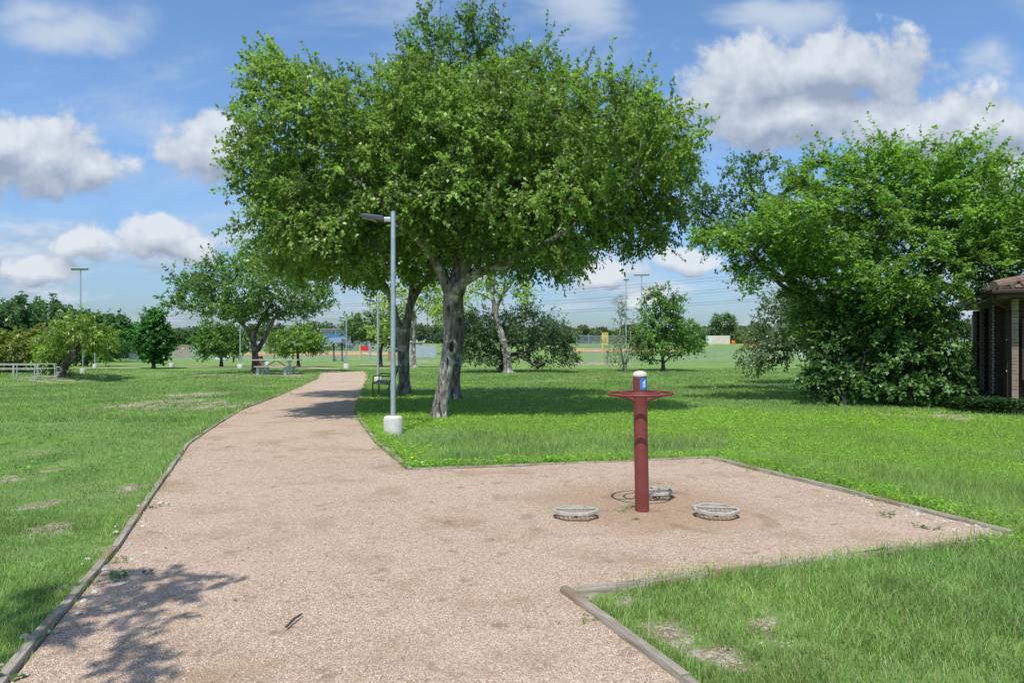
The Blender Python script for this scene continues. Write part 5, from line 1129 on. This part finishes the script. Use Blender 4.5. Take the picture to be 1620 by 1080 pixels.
# grass creeping over the edges
def along(pts, n, sig):
    pts = np.array(pts); sl = np.hypot(*np.diff(pts, axis=0).T); c_ = np.concatenate([[0], np.cumsum(sl)]); s = rng.random(n) ** 1.0 * c_[-1]; i = np.clip(np.searchsorted(c_, s) - 1, 0, len(sl) - 1); t = (s - c_[i]) / sl[i]
    p = pts[i] + (pts[i + 1] - pts[i]) * t[:, None]; return p[:, 0] + rng.normal(0, sig, n), p[:, 1] + rng.normal(0, sig, n)
xa, ya = along(SP, 4200, .09); xb, yb = along(LOWP, 2500, .07); xc, yc = along(EP, 2600, .12); xd, yd = along(LPTS[1:], 9000, .12); xe, ye = along(NP_, 1800, .08); xf, yf = along(RPTS, 5000, .10)
X = np.concatenate([xa, xb, xc, xd, xe, xf]); Y = np.concatenate([ya, yb, yc, yd, ye, yf]); ok = (~in_poly(X, Y, GPOLY) | (rng.random(len(X)) < .05)) & (rng.random(len(X)) < fbm(X, Y, 1.8, 77) * 1.5 - .25) & (Y > 2); X, Y = X[ok], Y[ok]; n = len(X)
tag(blades('edge_grass', X, Y, rng.uniform(.05, .17, n), .0045 * np.maximum(1, Y / 5), .8, grass_cols(X, Y, n, np.full(n, .5)), ''), 'ragged grass growing over the timber edging', 'grass', kind='stuff')
# leafy ground cover
def rosettes(X, Y, size, hmax, per, col, name, label, cat='ground cover', m_=None):
    n = len(X); K = np.repeat(np.arange(n), per); k_ = len(K); Z = g(X, Y); hh = rng.uniform(.2, 1, k_) * (hmax if np.isscalar(hmax) else hmax[K]); s_ = (size if np.isscalar(size) else size[K])
    base = np.column_stack([X[K] + rng.normal(0, 1, k_) * s_ * .9, Y[K] + rng.normal(0, 1, k_) * s_ * .9, Z[K] + hh]); a = rng.uniform(0, 2 * np.pi, k_)
    d = np.column_stack([np.cos(a), np.sin(a), rng.uniform(-.25, .35, k_)]); nr = rng.normal(0, .35, (k_, 3)) + [0, 0, 1]; L = s_ * rng.uniform(.6, 1.3, k_)
    c = np.array(col)[None] * (1 + rng.normal(0, .22, (n, 1)))[K] * (1 + rng.normal(0, .15, (k_, 1)))
    return tag(leaves(name, base, d, nr, L, L * .34, np.clip(c, .01, .7), m_ or LEAF, None, .05), label, cat, kind='stuff')
X, Y = scatter_wedge(230000, 5, 32, .45); ok = keep_out(X, Y) & (rng.random(len(X)) < cover(X, Y) ** 1.3) & (X > -4.5) & (bare(X, Y) < .5) & (seg_dist(X, Y, EP) > .12) & (seg_dist(X, Y, NP_) > .08); X, Y = X[ok], Y[ok]
rosettes(X, Y, .020 * np.maximum(1, Y / 8), .04 + .07 * fbm(X, Y, 1.2, 81), 4, (.260, .430, .055), 'clover_patch', 'yellow green leafy ground cover beyond the pad and under the trees')
xc, yc = along(EP, 1500, .28); xe, ye = along(NP_, 1300, .24); xf, yf = along(RPTS[:4], 700, .2); X = np.concatenate([xc, xe, xf]); Y = np.concatenate([yc, ye, yf]); ok = keep_out(X, Y) & (rng.random(len(X)) < fbm(X, Y, 1.2, 83) * 1.8 - .4) & (seg_dist(X, Y, EP) > .16) & (seg_dist(X, Y, NP_) > .12); X, Y = X[ok], Y[ok]
rosettes(X, Y, .040, .11, 9, (.220, .400, .045), 'edge_weeds', 'taller broad leafed weeds along the far pad edges')
X, Y = scatter_wedge(5000, 3, 20, 1.0); ok = keep_out(X, Y) & (X < -1.5) & (rng.random(len(X)) < np.clip(fbm(X, Y, .9, 85) * 3 - 1.3, 0, 1)); X, Y = X[ok], Y[ok]
rosettes(X, Y, .05, .07, 8, (.130, .300, .035), 'lawn_weeds', 'broad leafed weeds in the left lawn')
# bed of ivy at the foot of the house
n = 5200; t_ = rng.random(n); o_ = rng.random(n); ivx = np.where(rng.random(n) < .7, 1, 0)
Xl = np.where(ivx == 1, rng.uniform(-1.25, -.1, n), rng.uniform(-1.25, 6, n)); Yl = np.where(ivx == 1, rng.uniform(-.9, 7, n), rng.uniform(-1.1, -.1, n))
X = hx + Xl * math.cos(ang) - Yl * math.sin(ang); Y = hy + Xl * math.sin(ang) + Yl * math.cos(ang); rosettes(X, Y, .075, .34, 6, (.028, .070, .018), 'ivy_bed', 'dark leafy plants along the foot of the brick house', 'plants', LEAFG)
# weeds and litter on the gravel, loose stones
W_ = [(195, 918, .05), (245, 806, .035), (585, 700, .0), (755, 650, 0), (1000, 806, .035), (985, 812, .02), (1010, 824, .02), (295, 752, .02), (182, 892, .03), (1406, 818, .04), (1460, 838, .04), (930, 985, .02)]
wx, wy, wsz = [], [], []
for (x, y, s_) in W_:
    if s_ > 0:
        c_ = at(x, y)
        for _ in range(7): wx.append(c_.x + rng.normal(0, s_ * 1.2)); wy.append(c_.y + rng.normal(0, s_ * 1.2)); wsz.append(s_ * .6)
wx, wy, wsz = map(np.array, (wx, wy, wsz)); o = rosettes(wx, wy, wsz, wsz * 1.2, 8, (.09, .20, .03), 'gravel_weeds', 'small weeds sprouting in the gravel'); o.location.z = .02
def stones(name, X, Y, S, Z, col, m_, label, cat):
    n = len(X); base = np.array([(1, 0, 0), (-1, 0, 0), (0, 1, 0), (0, -1, 0), (0, 0, .7), (0, 0, -.7), (.62, .62, .3), (-.6, .55, .25), (-.55, -.6, .3), (.6, -.6, .2)]); tri = np.array([(0, 6, 4), (6, 2, 4), (2, 7, 4), (7, 1, 4), (1, 8, 4), (8, 3, 4), (3, 9, 4), (9, 0, 4), (0, 2, 6), (2, 1, 7), (1, 3, 8), (3, 0, 9)])
    V = base[None] * (1 + rng.normal(0, .18, (n, 10, 1))) * S[:, None, None]; a = rng.uniform(0, 6.28, n); ca, sa = np.cos(a)[:, None], np.sin(a)[:, None]; V = np.stack([V[..., 0] * ca - V[..., 1] * sa, V[..., 0] * sa + V[..., 1] * ca, V[..., 2]], -1) + np.column_stack([X, Y, Z])[:, None, :]
    Fi = (tri[None] + (np.arange(n) * 10)[:, None, None]).reshape(-1); return tag(np_mesh(name, V.reshape(-1, 3), Fi, np.full(n * 12, 3), m_, col=np.repeat(col, 10, 0)), label, cat, kind='stuff')
STM = mat('stone_chips', lambda t, b: (t.put(b.inputs['Base Color'], t.attr('Col')), b.inputs.__getitem__('Roughness').__setattr__('default_value', .9)))
X, Y = scatter_wedge(70000, 2.6, 10, 1.0, .8); ok = in_poly(X, Y, GPOLY); X, Y = X[ok], Y[ok]; n = len(X); pal = np.array([(.30, .18, .13), (.46, .31, .24), (.56, .43, .35), (.66, .56, .48), (.38, .25, .18), (.74, .68, .62)]); 
stones('gravel_chips', X, Y, rng.uniform(.0022, .0050, n), gg(X, Y) + .023, pal[rng.choice(6, n, p=[.16, .30, .28, .10, .14, .02])], STM, 'loose granite chips lying on the gravel', 'gravel')
xa, ya = along(EP[:1] + [tuple(np.array(EP[0]) * .6 + np.array(EP[1]) * .4)], 200, .14); xb, yb = along(LPTS[1:5], 60, .10); xs_ = np.array([c_ for c_ in xa]); X = np.concatenate([xa, xb]); Y = np.concatenate([ya, yb]); n = len(X)
stones('limestone_rubble', X, Y, rng.uniform(.008, .03, n), g(X, Y) + .02, np.array([(.46, .43, .37)]) * rng.uniform(.6, 1.2, (n, 1)), STM, 'pale limestone bits along the edging', 'stones')
X, Y = scatter_wedge(60000, 2.8, 22, .8, .95); ok = keep_out(X, Y) & (rng.random(len(X)) < bare(X, Y) * .9); X, Y = X[ok], Y[ok]; n = len(X)
stones('soil_crumbs', X, Y, rng.uniform(.003, .009, n) * np.maximum(1, Y / 7), g(X, Y) + .002, np.array([(.40, .34, .26)]) * rng.uniform(.35, 1.5, (n, 1)), STM, 'soil crumbs and small stones on the bare lawn patches', 'soil')
X, Y = scatter_wedge(30000, 2.8, 14, .8, .95); ok = keep_out(X, Y) & (rng.random(len(X)) < .15 + bare(X, Y)); X, Y = X[ok], Y[ok]; n = len(X); a = rng.uniform(0, 6.28, n); L = rng.uniform(.03, .09, n)
tag(leaves('dry_thatch', np.column_stack([X, Y, g(X, Y) + rng.uniform(.004, .03, n)]), np.column_stack([np.cos(a), np.sin(a), rng.normal(0, .12, n)]), np.tile([0, 0, 1.0], (n, 1)), L, np.full(n, .0016) * np.maximum(1, Y / 5), np.array([(.46, .40, .25)]) * rng.uniform(.5, 1.3, (n, 1)), GRASS, None), 'dry straw coloured thatch lying in the lawn', 'thatch', kind='stuff')
X, Y = scatter_wedge(240, 2.8, 12, 1.0, .8); ok = in_poly(X, Y, GPOLY); X, Y = X[ok], Y[ok]; n = len(X); a = rng.uniform(0, 6.28, n); d = np.column_stack([np.cos(a), np.sin(a), np.zeros(n)]); L = rng.uniform(.012, .035, n)
tag(leaves('leaf_litter', np.column_stack([X, Y, gg(X, Y) + .032]), d, np.tile([0, 0, 1.0], (n, 1)) + rng.normal(0, .3, (n, 3)), L, L * .22, np.array([(.17, .10, .05)]) * rng.uniform(.5, 1.6, (n, 1)), LEAF, None), 'dry brown leaf bits scattered on the gravel', 'leaf litter', kind='stuff')
